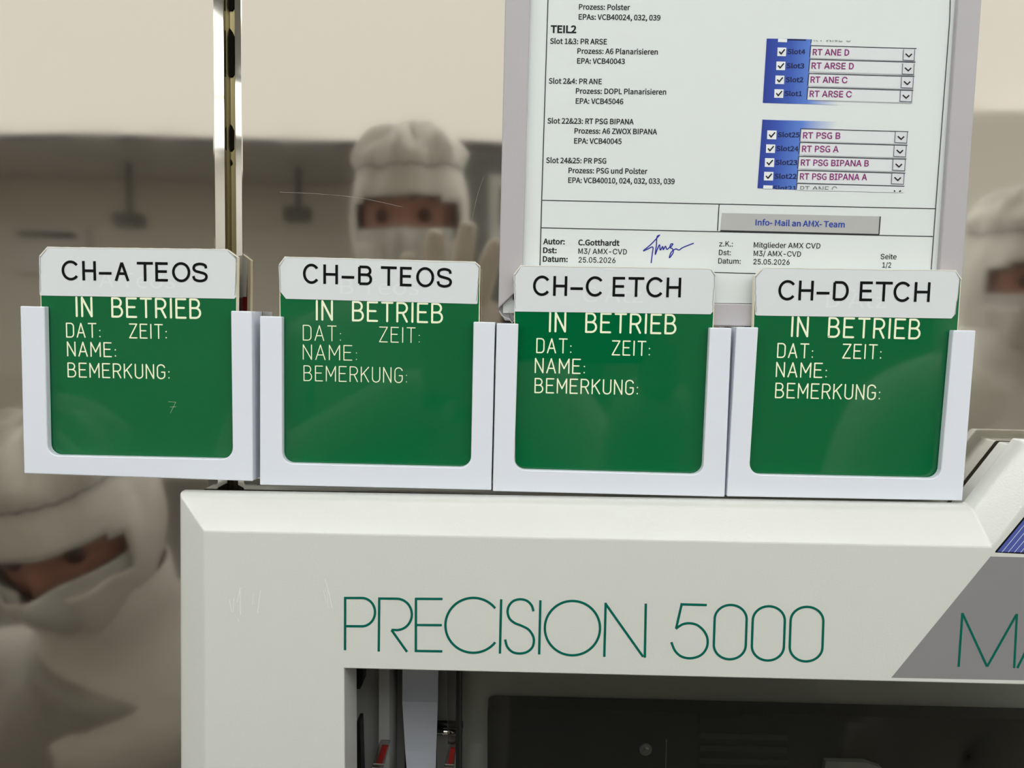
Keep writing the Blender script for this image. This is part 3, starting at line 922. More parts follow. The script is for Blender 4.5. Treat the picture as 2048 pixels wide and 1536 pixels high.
plate('green status plate headed CH–B TEOS with faint thin lettering in the second holder',
      (((558, 530), (570, 514)), ((950, 524), (960.5, 533))), ((563, 942), (955, 952)),
      ((560, 597.5), (954, 608)), (12, 1, 2), ([('C', 605.9, 636.8), ('H', 646.6, 675.9), ('-', 683.1, 708.5), ('B', 716.0, 744.3), ('T', 761.6, 793.2), ('E', 799.7, 825.7), ('O', 832.2, 868.1), ('S', 873.0, 903.9)], 0, 0, 566.5, 575.5, 39, 5.3), None,
      [('IN BETRIEB', 632.5, 884, 639, 645, 37, 4.1), ('DAT:', 606.5, 681.5, 680, 682, 29.5, 1.9), ('ZEIT:', 759, 839, 683.5, 685.5, 29.5, 1.9),
       ('NAME:', 606.5, 713.5, 718.5, 720.5, 29, 1.9), ('BEMERKUNG:', 608, 813.5, 761, 765.5, 29.5, 1.9)],
      ('B Teos', 680, 838, 588, 30), True)
plate('green status plate headed CH–C ETCH in the third holder, in front of the sheet',
      (((1028, 549), (1042, 531)), ((1421, 537), (1431, 549))), ((1029, 955), (1415, 966)),
      ((1029.5, 623), (1426, 628.5)), (1, 5, 0), ([('C', 1065.6, 1098.2), ('H', 1106.0, 1134.0), ('-', 1140.5, 1165.5), ('C', 1171.1, 1204.6), ('E', 1224.8, 1251.8), ('T', 1256.0, 1287.6), ('C', 1291.8, 1325.1), ('H', 1332.2, 1361.5)], 0, 0, 591, 594.8, 39.5, 5.3), None,
      [('IN BETRIEB', 1098.5, 1350.5, 662.5, 667, 37, 4.1), ('DAT:', 1073.5, 1142, 705, 706, 27.8, 2.6), ('ZEIT:', 1224.5, 1299, 709.5, 711, 27.8, 2.6),
       ('NAME:', 1070.5, 1169, 745, 747, 28, 2.6), ('BEMERKUNG:', 1070, 1275, 785, 789, 28, 2.6)],
      ('C Ätz', 1165, 1285, 604, 30), True)
plate('green status plate headed CH–D ETCH in the right holder, its corners worn',
      (((1509.5, 552), (1527, 535.5)), ((1911, 541), (1923, 558))), ((1497, 962), (1895, 972)),
      ((1511, 631), (1910, 637)), (2, 7, 4), ([('C', 1555.8, 1589.0), ('H', 1596.4, 1626.2), ('-', 1632.3, 1658.3), ('D', 1665.1, 1696.6), ('E', 1718.3, 1746.4), ('T', 1749.7, 1783.6), ('C', 1786.0, 1819.1), ('H', 1827.6, 1859.1)], 0, 0, 600, 604, 39.5, 5.3), None,
      [('IN BETRIEB', 1582.5, 1838.5, 672, 677, 37.5, 4.1), ('DAT:', 1555, 1625, 714.5, 715.8, 27.5, 2.6), ('ZEIT:', 1685.5, 1761.5, 716, 717.5, 27.5, 2.6),
       ('NAME:', 1552.5, 1652.5, 753, 755, 28, 2.6), ('BEMERKUNG:', 1551, 1759, 795, 799, 28.5, 2.6)],
      ('D Ätz', 1652, 1772, 615, 30), True)

# ------------------------------------------------------------------ the machine
mc = thing('processing_machine', 'large warm grey machine front lettered PRECISION 5000 with a dark opening', 'machine', at(1200, 1536, D_FACE))
O = [(359.5, 2050), (356.5, 985), (1941, 1011.5), (2043, 880), (2420, 888)]
OI = [(413.5, 2050), (408, 1062.5), (1984.5, 1094.5), (2100, 949), (2420, 956)]
of = pxpoly(O, D_EDGE)
inf = pxpoly(OI, D_FACE)
def back_of(v, d):
    return Vector((v.x, d, v.z))
mb = MB()
ob = [back_of(v, 0.3775) for v in of]
n = len(of)
for k in range(n - 1):
    pass
RO = 0.0042
def tuck(v, i_, y):
    q = Vector((i_.x - v.x, 0, i_.z - v.z)).normalized() * 0.0045
    return Vector((v.x + q.x, y, v.z + q.z))
rows = [[tuck(v, i_, 0.3905) for v, i_ in zip(of, inf)], [tuck(v, i_, 0.3775) for v, i_ in zip(of, inf)], ob]
for q in range(7):
    u_ = q / 6
    row = []
    for v, i_ in zip(of, inf):
        p0 = v + Vector((0, RO, 0))
        p2 = v + (i_ - v).normalized() * RO
        row.append(p0 * (1 - u_) ** 2 + v * (2 * u_ * (1 - u_)) + p2 * u_ * u_)
    rows.append(row)
rows.append(inf)
for ra, rb_ in zip(rows, rows[1:]):
    for k in range(n - 1):
        mb.poly([ra[k], ra[k + 1], rb_[k + 1], rb_[k]])
jl0 = (688.5, 1337.5)
jr0 = (2420, 1379)
jb0 = (693, 2050)
J = pxpoly([jb0, jl0, jr0], D_FACE)
rt_ = 0.0022
# front skin
mb.poly([inf[0], inf[1], J[1], J[0]])
mb.poly([inf[1], inf[2], inf[3], inf[4], J[2], J[1]])
# rounded lip then jamb
lip = []
for k in range(0, 5):
    a_ = PI / 2 * k / 4
    ox = rt_ * (1 - math.cos(a_)) * 0
    lip.append((rt_ * math.sin(a_), rt_ * (1 - math.cos(a_))))
prev = J
JB = [back_of(v, D_JAMB) for v in J]
for k in range(2):
    mb.poly([J[k], J[k + 1], JB[k + 1], JB[k]])
bez = mb.build('front_bezel', PAINT, mc, bevel=0.0008, seg=3, angle=22)
for p in bez.data.polygons:
    p.use_smooth = True
md = bez.modifiers[0]
md.harden_normals = True
# scuffs
SCUFF = mat('pale scuff', rgb(246, 246, 240), 0.5)
mb = MB()
for q_ in (([(459, 1199), (463, 1224)], .8), ([(468, 1196), (466, 1224)], .8), ([(474, 1204), (481, 1175)], .9), ([(480, 1182), (481, 1230)], .9), ([(515, 1226), (521, 1180)], .9), ([(507, 1188), (504, 1210)], .6),
                ([(476, 1236), (477, 1244)], .7), None, ([(650, 1158), (659, 1190), (664, 1216)], .8), ([(655, 1180), (656, 1215)], .6), ([(647, 1180), (652, 1205)], .6), ([(652, 1172), (650, 1184)], .5)):
    pts, wd = q_ if q_ is not None else (None, 0)
    if pts is None:
        mb.build('scuff_marks', SCUFF, mc)
        mb = MB()
        continue
    ribbon(mb, pts, wd, D_FACE - 0.00008)
mb.build('scuff_marks', SCUFF, mc)

# lettering: thin painted strokes
g2 = lambda x, y: (660 + x / 3.531, 1160 + y / 3.531)
g8 = lambda x, y: (1240 + x / 4.452, 1160 + y / 4.452)
g6 = lambda x, y: (1640 + x / 2.846, 840 + y / 2.846)
WL = 4.8
DL = D_FACE - 0.0001
mb = MB()
def L2(p, f=g2, w_=WL):
    ribbon(mb, [f(*q) for q in p], w_, DL)
L2([(107, 120), (106, 496)])
L2([(100, 127), (225, 127)] + arc(225, 227, 93, 100, -90, 90)[1:] + [(110, 326)])
L2([(348, 125), (344, 505)])
L2([(340, 131), (470, 132)] + arc(470, 243, 108, 111, -90, 88)[1:] + [(434, 352)])
L2([(434, 353), (544, 508)])
L2([(607, 127), (606, 508)]); L2([(602, 133), (795, 134)]); L2([(607, 318), (790, 319)]); L2([(600, 501), (793, 504)])
L2(arc(1012, 320, 197, 194, -38, -322, 60))
L2([(1209, 136), (1200, 520)])
L2(catmull([(1437, 221), (1424, 180), (1392, 148), (1345, 136), (1296, 148), (1264, 182), (1254, 226), (1268, 272), (1305, 304), (1352, 323), (1402, 350), (1432, 392), (1440, 432), (1428, 476), (1392, 508), (1342, 519), (1290, 509), (1252, 472), (1237, 420)], 6))
L2([(1486, 143), (1477, 526)])
L2(arc(1712, 340, 195, 192, 0, 360, 72))
L2([(1947, 160), (1937, 543)])
na = g2(1949, 172); nb = g8(206, 684)
ribbon(mb, [na, nb], WL, DL)
L2([(230, 210), (221, 692)], g8)
L2([(773, 223), (549, 217), (499, 434)], g8)
L2([(497, 436)] + catmull([(510, 424), (560, 394), (622, 385), (690, 403), (748, 455), (778, 520), (776, 590), (742, 650), (690, 684), (618, 697), (545, 680), (490, 630), (457, 553)], 8), g8)
for (xa, xb, ya, yb) in ((835, 1128, 222, 706), (1174, 1468, 234, 717), (1511, 1811, 239, 725)):
    cx = (xa + xb) / 2; rx = (xb - xa) / 2 - 4; sh = 4
    ry = 128
    p = arc(cx + sh, ya + ry, rx, ry, 180, 360, 24) + arc(cx - sh, yb - ry, rx, ry, 0, 180, 24)
    p.append(p[0])
    L2(p, g8)
mb.build('name_lettering', TEAL, mc)
mb = MB()
L2([(789, 1405), (811, 1098)], g6); L2([(811, 1100), (951, 1404)], g6); L2([(951, 1404), (1119, 1106)], g6); L2([(1121, 1104), (1105, 1412)], g6)
L2([(1123, 1412), (1275, 1110)], g6); L2([(1275, 1110), (1415, 1418)], g6); L2([(1170, 1320), (1372, 1325)], g6)
mb.build('suffix_lettering', TEAL, mc)
mb = MB()
mb.poly(pxpoly([(1782.5, 1355.5), (1981, 1113), (2420, 1123), (2420, 1368)], D_FACE - 0.00005))
mb.build('grey_decal', GREYDECAL, mc)
mb = MB()
mb.poly(pxpoly([(1990, 1105), (1991, 1102), (2120, 947), (2130, 1112)], D_FACE - 0.00005), 2)
mb.poly(pxpoly([(1994.5, 1103.5), (2118, 955), (2128, 1107)], D_FACE - 0.0001), 0)
for k in range(10):
    xb = 2004 + 12.4 * k
    ribbon(mb, [(xb, 1104 + 0.02 * (xb - 1994)), (xb + 112 - k * 10, 1104 - 136 + k * 14)], 1.1, D_FACE - 0.00015, 1)
mb.build('striped_emblem', [BLUEDECAL, WHITEINK, BLACKINK], mc)

# inside the opening
DB_ = 0.52
mb = MB()
x0_, x1_ = OPX - 0.03, 0.56
zt = OPZ + 0.06
zb_ = 0.95
mb.poly([(x0_, DB_ + 0.03, zb_), (x1_, DB_ + 0.03, zb_), (x1_, DB_ + 0.03, zt), (x0_, DB_ + 0.03, zt)])
mb.poly([(x0_, D_JAMB, zt), (x1_, D_JAMB, zt), (x1_, DB_ + 0.03, zt), (x0_, DB_ + 0.03, zt)])
mb.poly([(x0_, D_JAMB, zb_), (x1_, D_JAMB, zb_), (x1_, DB_ + 0.03, zb_), (x0_, DB_ + 0.03, zb_)])
mb.poly([(x0_, D_JAMB, zb_), (x0_, D_JAMB, zt), (x0_, DB_ + 0.03, zt), (x0_, DB_ + 0.03, zb_)])
mb.poly([(x1_, D_JAMB, zb_), (x1_, D_JAMB, zt), (x1_, DB_ + 0.03, zt), (x1_, DB_ + 0.03, zb_)])
mb.build('inner_housing', BLACKM, mc)
def slab(name, pts, d, depth, m, parent=mc, bevel=0):
    mb = MB()
    mb.prism(pxpoly(pts, d), (0, depth, 0))
    return mb.build(name, m, parent, bevel=bevel)
slab('inner_panel', [(700, 1330), (760, 1330), (757, 1700), (700, 1700)], 0.425, 0.003, PAINT_IN)
slab('inner_panel', [(758, 1330), (779, 1330), (777, 1700), (757, 1700)], 0.418, 0.030, PAINT_IN)
slab('inner_panel', [(779, 1330), (809, 1330), (809, 1700), (779, 1700)], 0.455, 0.003, PAINT_IN)
slab('inner_panel', [(875, 1330), (925, 1330), (925, 1700), (872, 1700)], 0.455, 0.003, PAINT_IN)
slab('inner_panel', [(912, 1330), (924, 1330), (922, 1700), (911, 1700)], 0.430, 0.004, BLACKM)
slab('bracket', [(713, 1330), (726, 1330), (725, 1368), (720, 1378), (713, 1378)], 0.405, 0.01, BLACK)
slab('bracket', [(713, 1445), (720, 1445), (723, 1560), (724, 1700), (713, 1700)], 0.405, 0.01, BLACK)
# hanging pale sheet with facets tilted to imitate its bands of shade
mb = MB()
sec = [((805.5, 877), 1330, 0.424), ((805, 876), 1401, 0.440), ((811, 872.5), 1503, 0.434), ((826, 868), 1700, 0.395)]
rows = []
for (xa, xb), yy, d in sec:
    rows.append((at(xa, yy, d), at(xb, yy + 1.5, d)))
for k in range(3):
    mb.poly([rows[k][0], rows[k][1], rows[k + 1][1], rows[k + 1][0]])
o = mb.build('pale_sheet', CHUTE, mc)
o.modifiers.new('thick', 'SOLIDIFY').thickness = 0.001
# chrome rod and acrylic bar
mb = MB(); mb.tube(at(860, 1462, 0.447), at(925, 1464.5, 0.447), 0.0022); mb.build('rod', CHROME, mc, smooth=True)
mb = MB(); mb.box(tuple(at(872, 1457, 0.452)), tuple(at(926, 1447, 0.449))); mb.build('rod_bracket', BLACK, mc)
slab('clear_bar', [(894, 1330), (913, 1330), (911, 1490), (895, 1490)], 0.412, 0.004, CLEAR, bevel=0.0008)
# clear levers with red inserts
for top, bot, nm in ((((758, 1490), (778, 1491)), ((744, 1536), (766, 1537)), 'a'), (((897, 1495), (912, 1496)), ((888, 1536), (907, 1537)), 'b')):
    (a, b), (c, d) = top, bot
    ext = 2.2
    c2 = (a[0] + (c[0] - a[0]) * ext, a[1] + (c[1] - a[1]) * ext); d2 = (b[0] + (d[0] - b[0]) * ext, b[1] + (d[1] - b[1]) * ext)
    lv = slab('clear_lever', [a, b, d2, c2], 0.402, 0.006, CLEAR, bevel=0.0006)
    ix = lambda p, q, u: (p[0] + (q[0] - p[0]) * u, p[1] + (q[1] - p[1]) * u)
    aa, bb, cc, ee = ix(a, b, .25), ix(a, b, .88), ix(c2, d2, .45), ix(c2, d2, .95)
    slab('red_insert', [(aa[0], aa[1] + 3), (bb[0], bb[1] + 3), (bb[0] + (ee[0] - bb[0]) * .42, bb[1] + (ee[1] - bb[1]) * .36), (aa[0] + (cc[0] - aa[0]) * .42, aa[1] + (cc[1] - aa[1]) * .36)], 0.4035, 0.002, REDINS, lv)
    e0 = ix(a, c, .82); e1 = ix(b, d, .82)
    mbx = MB(); ribbon(mbx, [e0, e1], 2.0, 0.4018); ribbon(mbx, [ix(a, c, 1.0), ix(b, d, 1.0)], 2.2, 0.4018)
    mbx.build('bright_edge', CHROME, lv)
# grey rear wall, black unit behind the tinted pane
slab('rear_panel', [(915, 1310), (2480, 1345), (2480, 1760), (915, 1760)], 0.470, 0.004, REARP)
bp = [(975, 1760), (975, 1422)] + [(989 - 14 * math.cos(PI / 2 * k / 5), 1424 - 10 * math.sin(PI / 2 * k / 5)) for k in range(1, 6)] + [(1400, 1424), (2480, 1450), (2480, 1760)]
bk = slab('black_unit', bp, 0.452, 0.015, BLACKM, bevel=0.001)
slab('recess', [(1020, 1463), (1150, 1465), (1150, 1510), (1022, 1510)], 0.4515, 0.002, BLACKM, bk)
for (sx, sy, r) in ((1290.5, 1497, 13), (1935, 1512, 13)):
    mb = MB()
    c_ = at(sx, sy, 0.4518)
    rr = r / FPX * 0.45
    mb.tube(c_, c_ + Vector((0, -0.0015, 0)), rr, 24)
    mb.tube(c_ + Vector((0, -0.0014, 0)), c_ + Vector((0, -0.004, 0)), rr * 0.55, 6)
    mb.build('screw', SCREW if sx < 1500 else BLACK, bk)
mb = MB(); ribbon(mb, [(1333, 1478), (1331, 1560)], 1.3, 0.4517); mb.build('seam', PAINT_IN, bk)
GR = mat('dark grille', (0.035, 0.035, 0.035, 1), 0.5)
mb = MB()
for k in range(5):
    yy = 1466 + k * 25
    mb.prism(pxpoly([(1400, yy), (1575, yy + 4), (1575, yy + 15), (1400, yy + 11)], 0.4505), (0, 0.002, 0))
mb.build('grille', GR, bk)
slab('black_bar', [(1398, 1433), (1480, 1433), (1486, 1428), (1535, 1430), (1550, 1438), (1552, 1452), (1398, 1451)], 0.446, 0.006, BLACKM, bk)
slab('grey_tab', [(1652, 1523), (1732, 1525), (1764, 1536), (1768, 1600), (1640, 1600)], 0.444, 0.004, mat('tab grey', (0.32, 0.32, 0.31, 1), 0.5), bk)
mb = MB(); mb.prism(pxpoly([(920, 1320), (2480, 1355), (2480, 1760), (920, 1760)], 0.4085), (0, 0.003, 0)); mb.build('tinted_pane', TINT, mc)

# ------------------------------------------------------------------ people (seen in the polished steel)
def skin_obj(nodes, edges, root, sub=2):
    """nodes: {name: (pos, (rx, ry))}; returns verts, faces"""
    names = list(nodes)
    ix = {k: i for i, k in enumerate(names)}
    me = bpy.data.meshes.new('skinbase')
    me.from_pydata([tuple(nodes[k][0]) for k in names], [(ix[a], ix[b]) for a, b in edges], [])
    o = bpy.data.objects.new('skinbase', me)
    COL.objects.link(o)
    md = o.modifiers.new('s', 'SKIN')
    md.use_smooth_shade = True
    for i, k in enumerate(names):
        r = nodes[k][1]
        sv = me.skin_vertices[0].data[i]
        sv.radius = r if isinstance(r, tuple) else (r, r)
        sv.use_root = (k == root)
    ms = o.modifiers.new('d', 'SUBSURF')
    ms.levels = sub; ms.render_levels = sub
    bpy.context.view_layer.update()
    m2 = bpy.data.meshes.new_from_object(o.evaluated_get(bpy.context.evaluated_depsgraph_get()))
    v = [p.co.copy() for p in m2.vertices]
    f = [tuple(p.vertices) for p in m2.polygons]
    bpy.data.objects.remove(o); bpy.data.meshes.remove(me); bpy.data.meshes.remove(m2)
    return v, f

def head_pt(az, el, s=1.0, kind='skin'):
    """az 0 = straight ahead (+y), el up; head centre at the eyes' height"""
    ce, se, ca, sa = math.cos(el), math.sin(el), math.cos(az), math.sin(az)
    ax, ay, az_ = 0.076, 0.098, 0.120
    if se < 0 and kind == 'skin':
        ax *= 1 - 0.22 * se * se; 
    x, y, z = ax * ce * sa, ay * ce * ca, az_ * se
    g = lambda a0, e0, wa, we: math.exp(-((az - a0) / wa) ** 2 - ((el - e0) / we) ** 2)
    if kind == 'skin':
        y += 0.022 * g(0, -0.22, 0.13, 0.17) + 0.010 * g(0, 0.0, 0.11, 0.16)
        y += 0.006 * g(0, -0.72, 0.3, 0.15) + 0.004 * g(0, 0.22, 0.7, 0.1)
        for sg in (-1, 1):
            y -= 0.011 * g(sg * 0.40, 0.0, 0.2, 0.11)
            x += sg * 0.012 * g(sg * 1.57, -0.05, 0.16, 0.2)
        y += 0.006 * g(0, -0.5, 0.25, 0.05)
    k = s
    x, y, z = x * k, y * k, z * k
    if kind == 'mask':
        y += 0.030 * g(0, -0.22, 0.16, 0.22) + 0.014 * g(0, -0.55, 0.5, 0.3)
    if kind == 'hood':
        t = max(0.0, min(1.0, (el - 0.50) / 0.16))
        puff = t * (1.0 - 0.55 * max(0.0, (el - 1.0) / 0.57))
        n = 0.006 * math.sin(az * 7 + 2.0 * el) + 0.004 * math.sin(az * 13 - 5 * el)
        x *= 1 + 0.20 * puff; y *= 1 + 0.14 * puff; z *= 1 + 0.02 * puff
        d = Vector((x, y, z)).normalized() * (n * (0.4 + t))
        x, y, z = x + d.x, y + d.y, z + d.z
        if el > 0.85:
            z -= 0.012 * (el - 0.85)
    return Vector((x, y, z))

def head_grid(kind, s, keep, na=64, ne=40, e0=-PI / 2, e1=PI / 2):
    vs, fs, idx = [], [], {}
    def vid(i, j):
        i %= na
        if (i, j) not in idx:
            idx[(i, j)] = len(vs)
            vs.append(head_pt(-PI + 2 * PI * i / na, e0 + (e1 - e0) * j / ne, s, kind))
        return idx[(i, j)]
    for i in range(na):
        for j in range(ne):
            azc = -PI + 2 * PI * (i + .5) / na
            elc = e0 + (e1 - e0) * (j + .5) / ne
            if keep(azc, elc):
                fs.append((vid(i, j), vid(i + 1, j), vid(i + 1, j + 1), vid(i, j + 1)))
    return vs, fs

def hand(wrist, fwd, palm_n, thumb_side, curl=0.35, spread=0.16, L=1.0):
    """wrist point, finger direction, palm normal, thumb direction -> verts, faces lists of one glove"""
    F = fwd.normalized(); N = (palm_n - F * palm_n.dot(F)).normalized(); T = (thumb_side - F * thumb_side.dot(F) - N * thumb_side.dot(N)).normalized()
    out = []
    pn = {'w': (wrist - F * 0.03, (0.024, 0.020)), 'p1': (wrist + F * 0.025, (0.032, 0.016)), 'p2': (wrist + F * 0.06, (0.038, 0.014)), 'p3': (wrist + F * 0.088, (0.037, 0.012))}
    out.append(skin_obj(pn, [('w', 'p1'), ('p1', 'p2'), ('p2', 'p3')], 'w'))
    lens = (0.072, 0.080, 0.074, 0.058)
    for k in range(4):
        side = 0.029 - 0.0195 * k
        base = wrist + F * (0.074 - 0.004 * abs(k - 1)) + T * side
        dirn = (F + T * spread * (1.2 - 0.8 * k)).normalized()
        a1, a2, a3 = curl * .6, curl * 1.3, curl * 1.9
        p = base; pts = [p]
        for seg, a in ((.46, a1), (.30, a2), (.24, a3)):
            p = p + (dirn * math.cos(a) + N * math.sin(a)) * lens[k] * L * seg * 1.12
            pts.append(p)
        r = 0.0128 - 0.0007 * k
        nn = {'a': (pts[0], r * 1.05), 'b': (pts[1], r), 'c': (pts[2], r * .92), 'd': (pts[3], r * .78)}
        out.append(skin_obj(nn, [('a', 'b'), ('b', 'c'), ('c', 'd')], 'a'))
    b = wrist + F * 0.022 + T * 0.022
    p1 = b + (T * 0.8 + F * 0.55 + N * 0.3).normalized() * 0.036
    p2 = p1 + (T * 0.45 + F * 0.85 + N * 0.45).normalized() * 0.030
    p3 = p2 + (T * 0.2 + F * 0.9 + N * 0.55).normalized() * 0.022
    out.append(skin_obj({'a': (b, 0.014), 'b': (p1, 0.0125), 'c': (p2, 0.0105), 'd': (p3, 0.0085)}, [('a', 'b'), ('b', 'c'), ('c', 'd')], 'a'))
    return out

def person(label, J, eyes, head_rot, hands, suit=None, slit=1.0):
    """J: joint positions; eyes: point between the eyes; head_rot: rotation matrix of the head; hands: list of hand() args"""
    base = Vector((J['pelvis'].x, J['pelvis'].y, 0))
    t = thing('person', label, 'person', base)
    R = {'pelvis': (.13, .11), 'belly': (.125, .10), 'chest': (.15, .115), 'neckb': (.075, .07), 'neck': (.055, .058),
         'shl': .062, 'shr': .062, 'ell': .043, 'elr': .043, 'wrl': .028, 'wrr': .028,
         'hpl': .085, 'hpr': .085, 'knl': .058, 'knr': .058, 'anl': .040, 'anr': .040, 'tol': (.038, .028), 'tor': (.038, .028)}
    E_ = [('pelvis', 'belly'), ('belly', 'chest'), ('chest', 'neckb'), ('neckb', 'neck'), ('neckb', 'shl'), ('neckb', 'shr'), ('shl', 'ell'), ('shr', 'elr'), ('ell', 'wrl'), ('elr', 'wrr'),
          ('pelvis', 'hpl'), ('pelvis', 'hpr'), ('hpl', 'knl'), ('hpr', 'knr'), ('knl', 'anl'), ('knr', 'anr'), ('anl', 'tol'), ('anr', 'tor')]
    hc = eyes - head_rot @ Vector((0, 0.085, 0.0))
    def place(vs):
        return [hc + head_rot @ v for v in vs]
    def slim(k):
        r = R[k] if isinstance(R[k], tuple) else (R[k], R[k])
        q = 1.0 if k == 'neck' else 0.8
        return (r[0] * q, r[1] * q)
    v, f = skin_obj({k: (J[k], slim(k)) for k in R}, E_, 'pelvis')
    mb = MB(); mb.mesh(v, f)
    hv, hf = head_grid('skin', 1.0, lambda a, e: True)
    mb.mesh(place(hv), hf)
    body = mb.build('body', SKIN, t, smooth=True, fix=False)
    # eyes and brows
    for sg in (-1, 1):
        mb = MB()
        c_ = Vector((sg * 0.031, 0.0765, 0.0))
        vs, fs, ms = [], [], []
        na, ne = 14, 10
        for j in range(ne + 1):
            for i in range(na):
                a = 2 * PI * i / na; e = PI * j / ne
                vs.append(c_ + Vector((math.sin(e) * math.cos(a), math.cos(e), math.sin(e) * math.sin(a))) * 0.0125)
        pv = place(vs)
        for j in range(ne):
            mb.mesh([], [])
            for i in range(na):
                k = len(mb.v)
        mb.v += pv
        for j in range(ne):
            for i in range(na):
                mb.f.append([j * na + i, j * na + (i + 1) % na, (j + 1) * na + (i + 1) % na, (j + 1) * na + i]); mb.m.append(1 if j < 3 else 0); mb.c.append(None)
        mb.build('eye', [EYEW, EYED], t, smooth=True, fix=False)
        mb = MB()
        bw = [head_pt(sg * (0.16 + 0.5 * k / 6), 0.16 + 0.05 * math.sin(PI * k / 6), 1.02) for k in range(7)]
        up = [p + Vector((0, 0.001, 0.005)) for p in bw]
        mb.mesh(place(bw + up), [(k, k + 1, 7 + k + 1, 7 + k) for k in range(6)])
        mb.build('eyebrow', EYED, t, fix=False)
    # hood with the eye opening, puffed cap and band
    op = lambda a, e: abs(a) < 1.08 and (-0.24 - 0.04 * abs(a)) < e < (0.21 - 0.09 * a * a) * slit - (1 - slit) * 0.12
    hv, hf = head_grid('hood', 1.17, lambda a, e: not op(a, e), 72, 48)
    mb = MB(); mb.mesh(place(hv), hf)
    # skirt of the hood down to the shoulders
    sv, sf = [], []
    prof = [(0.088, 0.0, -0.075), (0.082, -0.01, -0.13), (0.10, -0.02, -0.18), (0.155, -0.03, -0.235), (0.175, -0.04, -0.30)]
    for r, dy, dz in prof:
        for i in range(32):
            a = 2 * PI * i / 32
            sv.append(Vector((r * math.sin(a), dy + r * 0.95 * math.cos(a), dz)))
    for j in range(len(prof) - 1):
        for i in range(32):
            sf.append((j * 32 + i, j * 32 + (i + 1) % 32, (j + 1) * 32 + (i + 1) % 32, (j + 1) * 32 + i))
    mb.mesh(place(sv), sf)
    hood = mb.build('hood', SUIT, t, smooth=True, fix=False)
    hood.modifiers.new('thick', 'SOLIDIFY').thickness = 0.003
    mb = MB()
    ring = [head_pt(-PI + 2 * PI * i / 64, 0.53 + 0.012 * math.sin(3 * i), 1.205, 'hood') for i in range(64)]
    pr = place(ring)
    for i in range(64):
        mb.tube(pr[i], pr[(i + 1) % 64], 0.0028, 6)
    mb.build('hood_seam', SEAM, hood, smooth=True, fix=False)
    mv, mf = head_grid('mask', 1.12, lambda a, e: abs(a) < 1.5 and e > -1.35, 72, 40, -1.4, -0.14)
    mb = MB(); mb.mesh(place(mv), mf)
    o = mb.build('mask', MASKM, t, smooth=True, fix=False)
    o.modifiers.new('thick', 'SOLIDIFY').thickness = 0.002
    # coverall over the body, boots included
    def fat(k):
        r = R[k]
        r = r if isinstance(r, tuple) else (r, r)
        return (r[0] * 1.12 + 0.016, r[1] * 1.12 + 0.016)
    v, f = skin_obj({k: (J[k], fat(k)) for k in R}, E_, 'pelvis')
    mb = MB(); mb.mesh(v, f)
    mb.build('coverall', suit or SUIT, t, smooth=True, fix=False)
    for h in hands:
        mb = MB()
        for v, f in hand(*h):
            mb.mesh(v, f)
        mb.build('glove', GLOVE, t, smooth=True, fix=False)
    return t

V = Vector
def standing(cx, cy, ez, scale=1.0):
    """joints of an upright figure facing +y; ez = eye height"""
    k = ez / 1.60
    z = lambda h: h * k
    return {'pelvis': V((cx, cy, z(.95))), 'belly': V((cx, cy + .01, z(1.10))), 'chest': V((cx, cy, z(1.27))), 'neckb': V((cx, cy - .01, z(1.41))), 'neck': V((cx, cy + .02, z(1.50))),
            'shl': V((cx - .185, cy - .01, z(1.37))), 'shr': V((cx + .185, cy - .01, z(1.37))),
            'ell': V((cx - .25, cy + .02, z(1.08))), 'elr': V((cx + .25, cy + .02, z(1.08))), 'wrl': V((cx - .24, cy + .14, z(.86))), 'wrr': V((cx + .24, cy + .14, z(.86))),
            'hpl': V((cx - .09, cy, z(.88))), 'hpr': V((cx + .09, cy, z(.88))), 'knl': V((cx - .10, cy + .02, z(.49))), 'knr': V((cx + .10, cy + .02, z(.49))),
            'anl': V((cx - .11, cy - .02, z(.09))), 'anr': V((cx + .11, cy - .02, z(.09))), 'tol': V((cx - .12, cy + .13, .03)), 'tor': V((cx + .12, cy + .13, .03))}

# photographer
px_, py_ = -0.165, -0.37
EZ = 1.600
J = standing(px_ - 0.01, py_ - 0.13, EZ)
J['ell'] = V((px_ - 0.23, py_ + 0.02, 1.17)); J['wrl'] = V((-0.075, -0.065, 1.372))
J['elr'] = V((px_ + 0.33, py_ + 0.04, 1.18)); J['wrr'] = V((0.165, -0.09, 1.385))
person('person in white hooded suit and mask holding a phone in both gloved hands', J, V((px_, py_, EZ)), Euler((math.radians(-6), math.radians(-2), 0)).to_matrix(),
       [(V((-0.070, -0.050, 1.392)), V((0.0, 0.04, 1)), V((.35, .9, 0)), V((.9, -.4, 0)), 0.10, 0.24, 1.0),
        (V((0.158, -0.075, 1.40)), V((-0.15, 0.25, 1)), V((-1, 0.3, 0)), V((-0.4, 1, 0)), 0.55, 0.08, 1.0)])
ph = thing('phone', 'dark phone held up level in both hands in front of the photographer', 'phone', (0.055, -0.009, 1.45))
mb = MB(); mb.box((-0.014, -0.013, 1.41), (0.132, -0.005, 1.481)); mb.build('case', PHONEM, ph, bevel=0.003, seg=3)
mb = MB(); mb.box((-0.011, -0.0136, 1.413), (0.129, -0.0128, 1.478)); mb.build('screen', BLACK, ph)
mb = MB(); mb.tube((0, -0.0055, 1.45), (0, -0.003, 1.45), 0.007, 24); mb.tube((0.02, -0.0055, 1.463), (0.02, -0.003, 1.463), 0.007, 24); mb.build('lens', BLACK, ph)

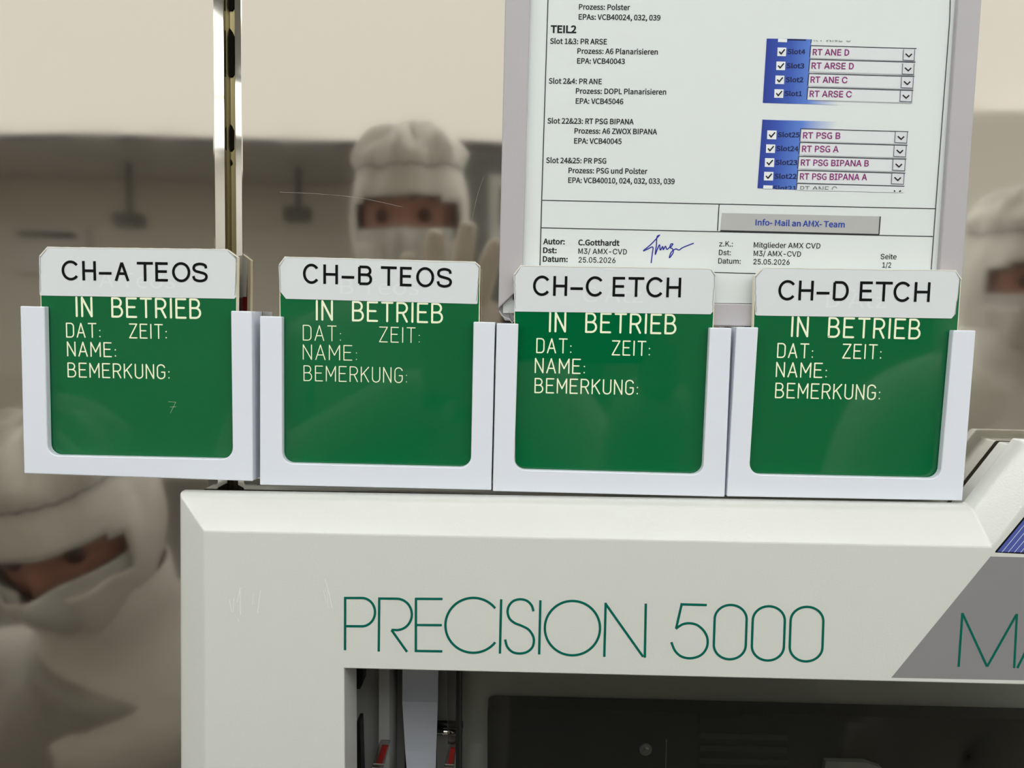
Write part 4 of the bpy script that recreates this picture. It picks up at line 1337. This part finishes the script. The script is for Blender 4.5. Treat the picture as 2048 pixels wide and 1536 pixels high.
# colleague to the right
cx_, cy_ = 0.80, -0.37
J = standing(cx_, cy_ - 0.13, 1.528)
person('person in white hooded suit and mask standing at the right, arms down', J, V((cx_, cy_, 1.528)), Euler((math.radians(-4), 0, math.radians(12))).to_matrix(),
       [(J['wrl'] + V((0, .02, -.03)), V((0, .25, -1)), V((1, 0, 0)), V((0, 1, .2)), 0.4, 0.05, 1.0), (J['wrr'] + V((0, .02, -.03)), V((0, .25, -1)), V((-1, 0, 0)), V((0, 1, .2)), 0.4, 0.05, 1.0)])

# added crouching figure, stands in for a face reflected in a warped panel
sx_ = -0.47
ey_ = V((sx_ - 0.035, -0.03, 1.18))
b_ = V((sx_ - 0.22, -0.40, 0))
J = {'pelvis': b_ + V((0, 0, .52)), 'belly': b_ + V((0.01, .06, .67)), 'chest': b_ + V((.10, .16, .82)), 'neckb': b_ + V((.17, .22, .95)), 'neck': b_ + V((.20, .26, 1.03)),
     'shl': b_ + V((-.03, .19, .95)), 'shr': b_ + V((.33, .20, .90)), 'ell': b_ + V((-.17, .28, .68)), 'elr': b_ + V((.36, .32, .66)), 'wrl': b_ + V((-.12, .48, .66)), 'wrr': b_ + V((.20, .52, .66)),
     'hpl': b_ + V((-.09, .02, .50)), 'hpr': b_ + V((.09, .02, .50)), 'knl': b_ + V((-.15, .44, .50)), 'knr': b_ + V((.14, .44, .50)), 'anl': b_ + V((-.15, .16, .09)), 'anr': b_ + V((.14, .20, .09)),
     'tol': b_ + V((-.16, .31, .03)), 'tor': b_ + V((.15, .35, .03))}
person('added person in white hooded suit and mask crouching at left, imitating a warped reflection', J, ey_, Euler((math.radians(-17), math.radians(-8), math.radians(-4))).to_matrix(),
       [(J['wrl'] + V((.01, .02, 0)), V((.3, 1, -.1)), V((0, 0, -1)), V((1, 0, 0)), 0.4, 0.08, 1.0), (J['wrr'] + V((-.01, .02, 0)), V((-.3, 1, -.1)), V((0, 0, -1)), V((-1, 0, 0)), 0.4, 0.08, 1.0)], SUIT_SHADE, 0.85)
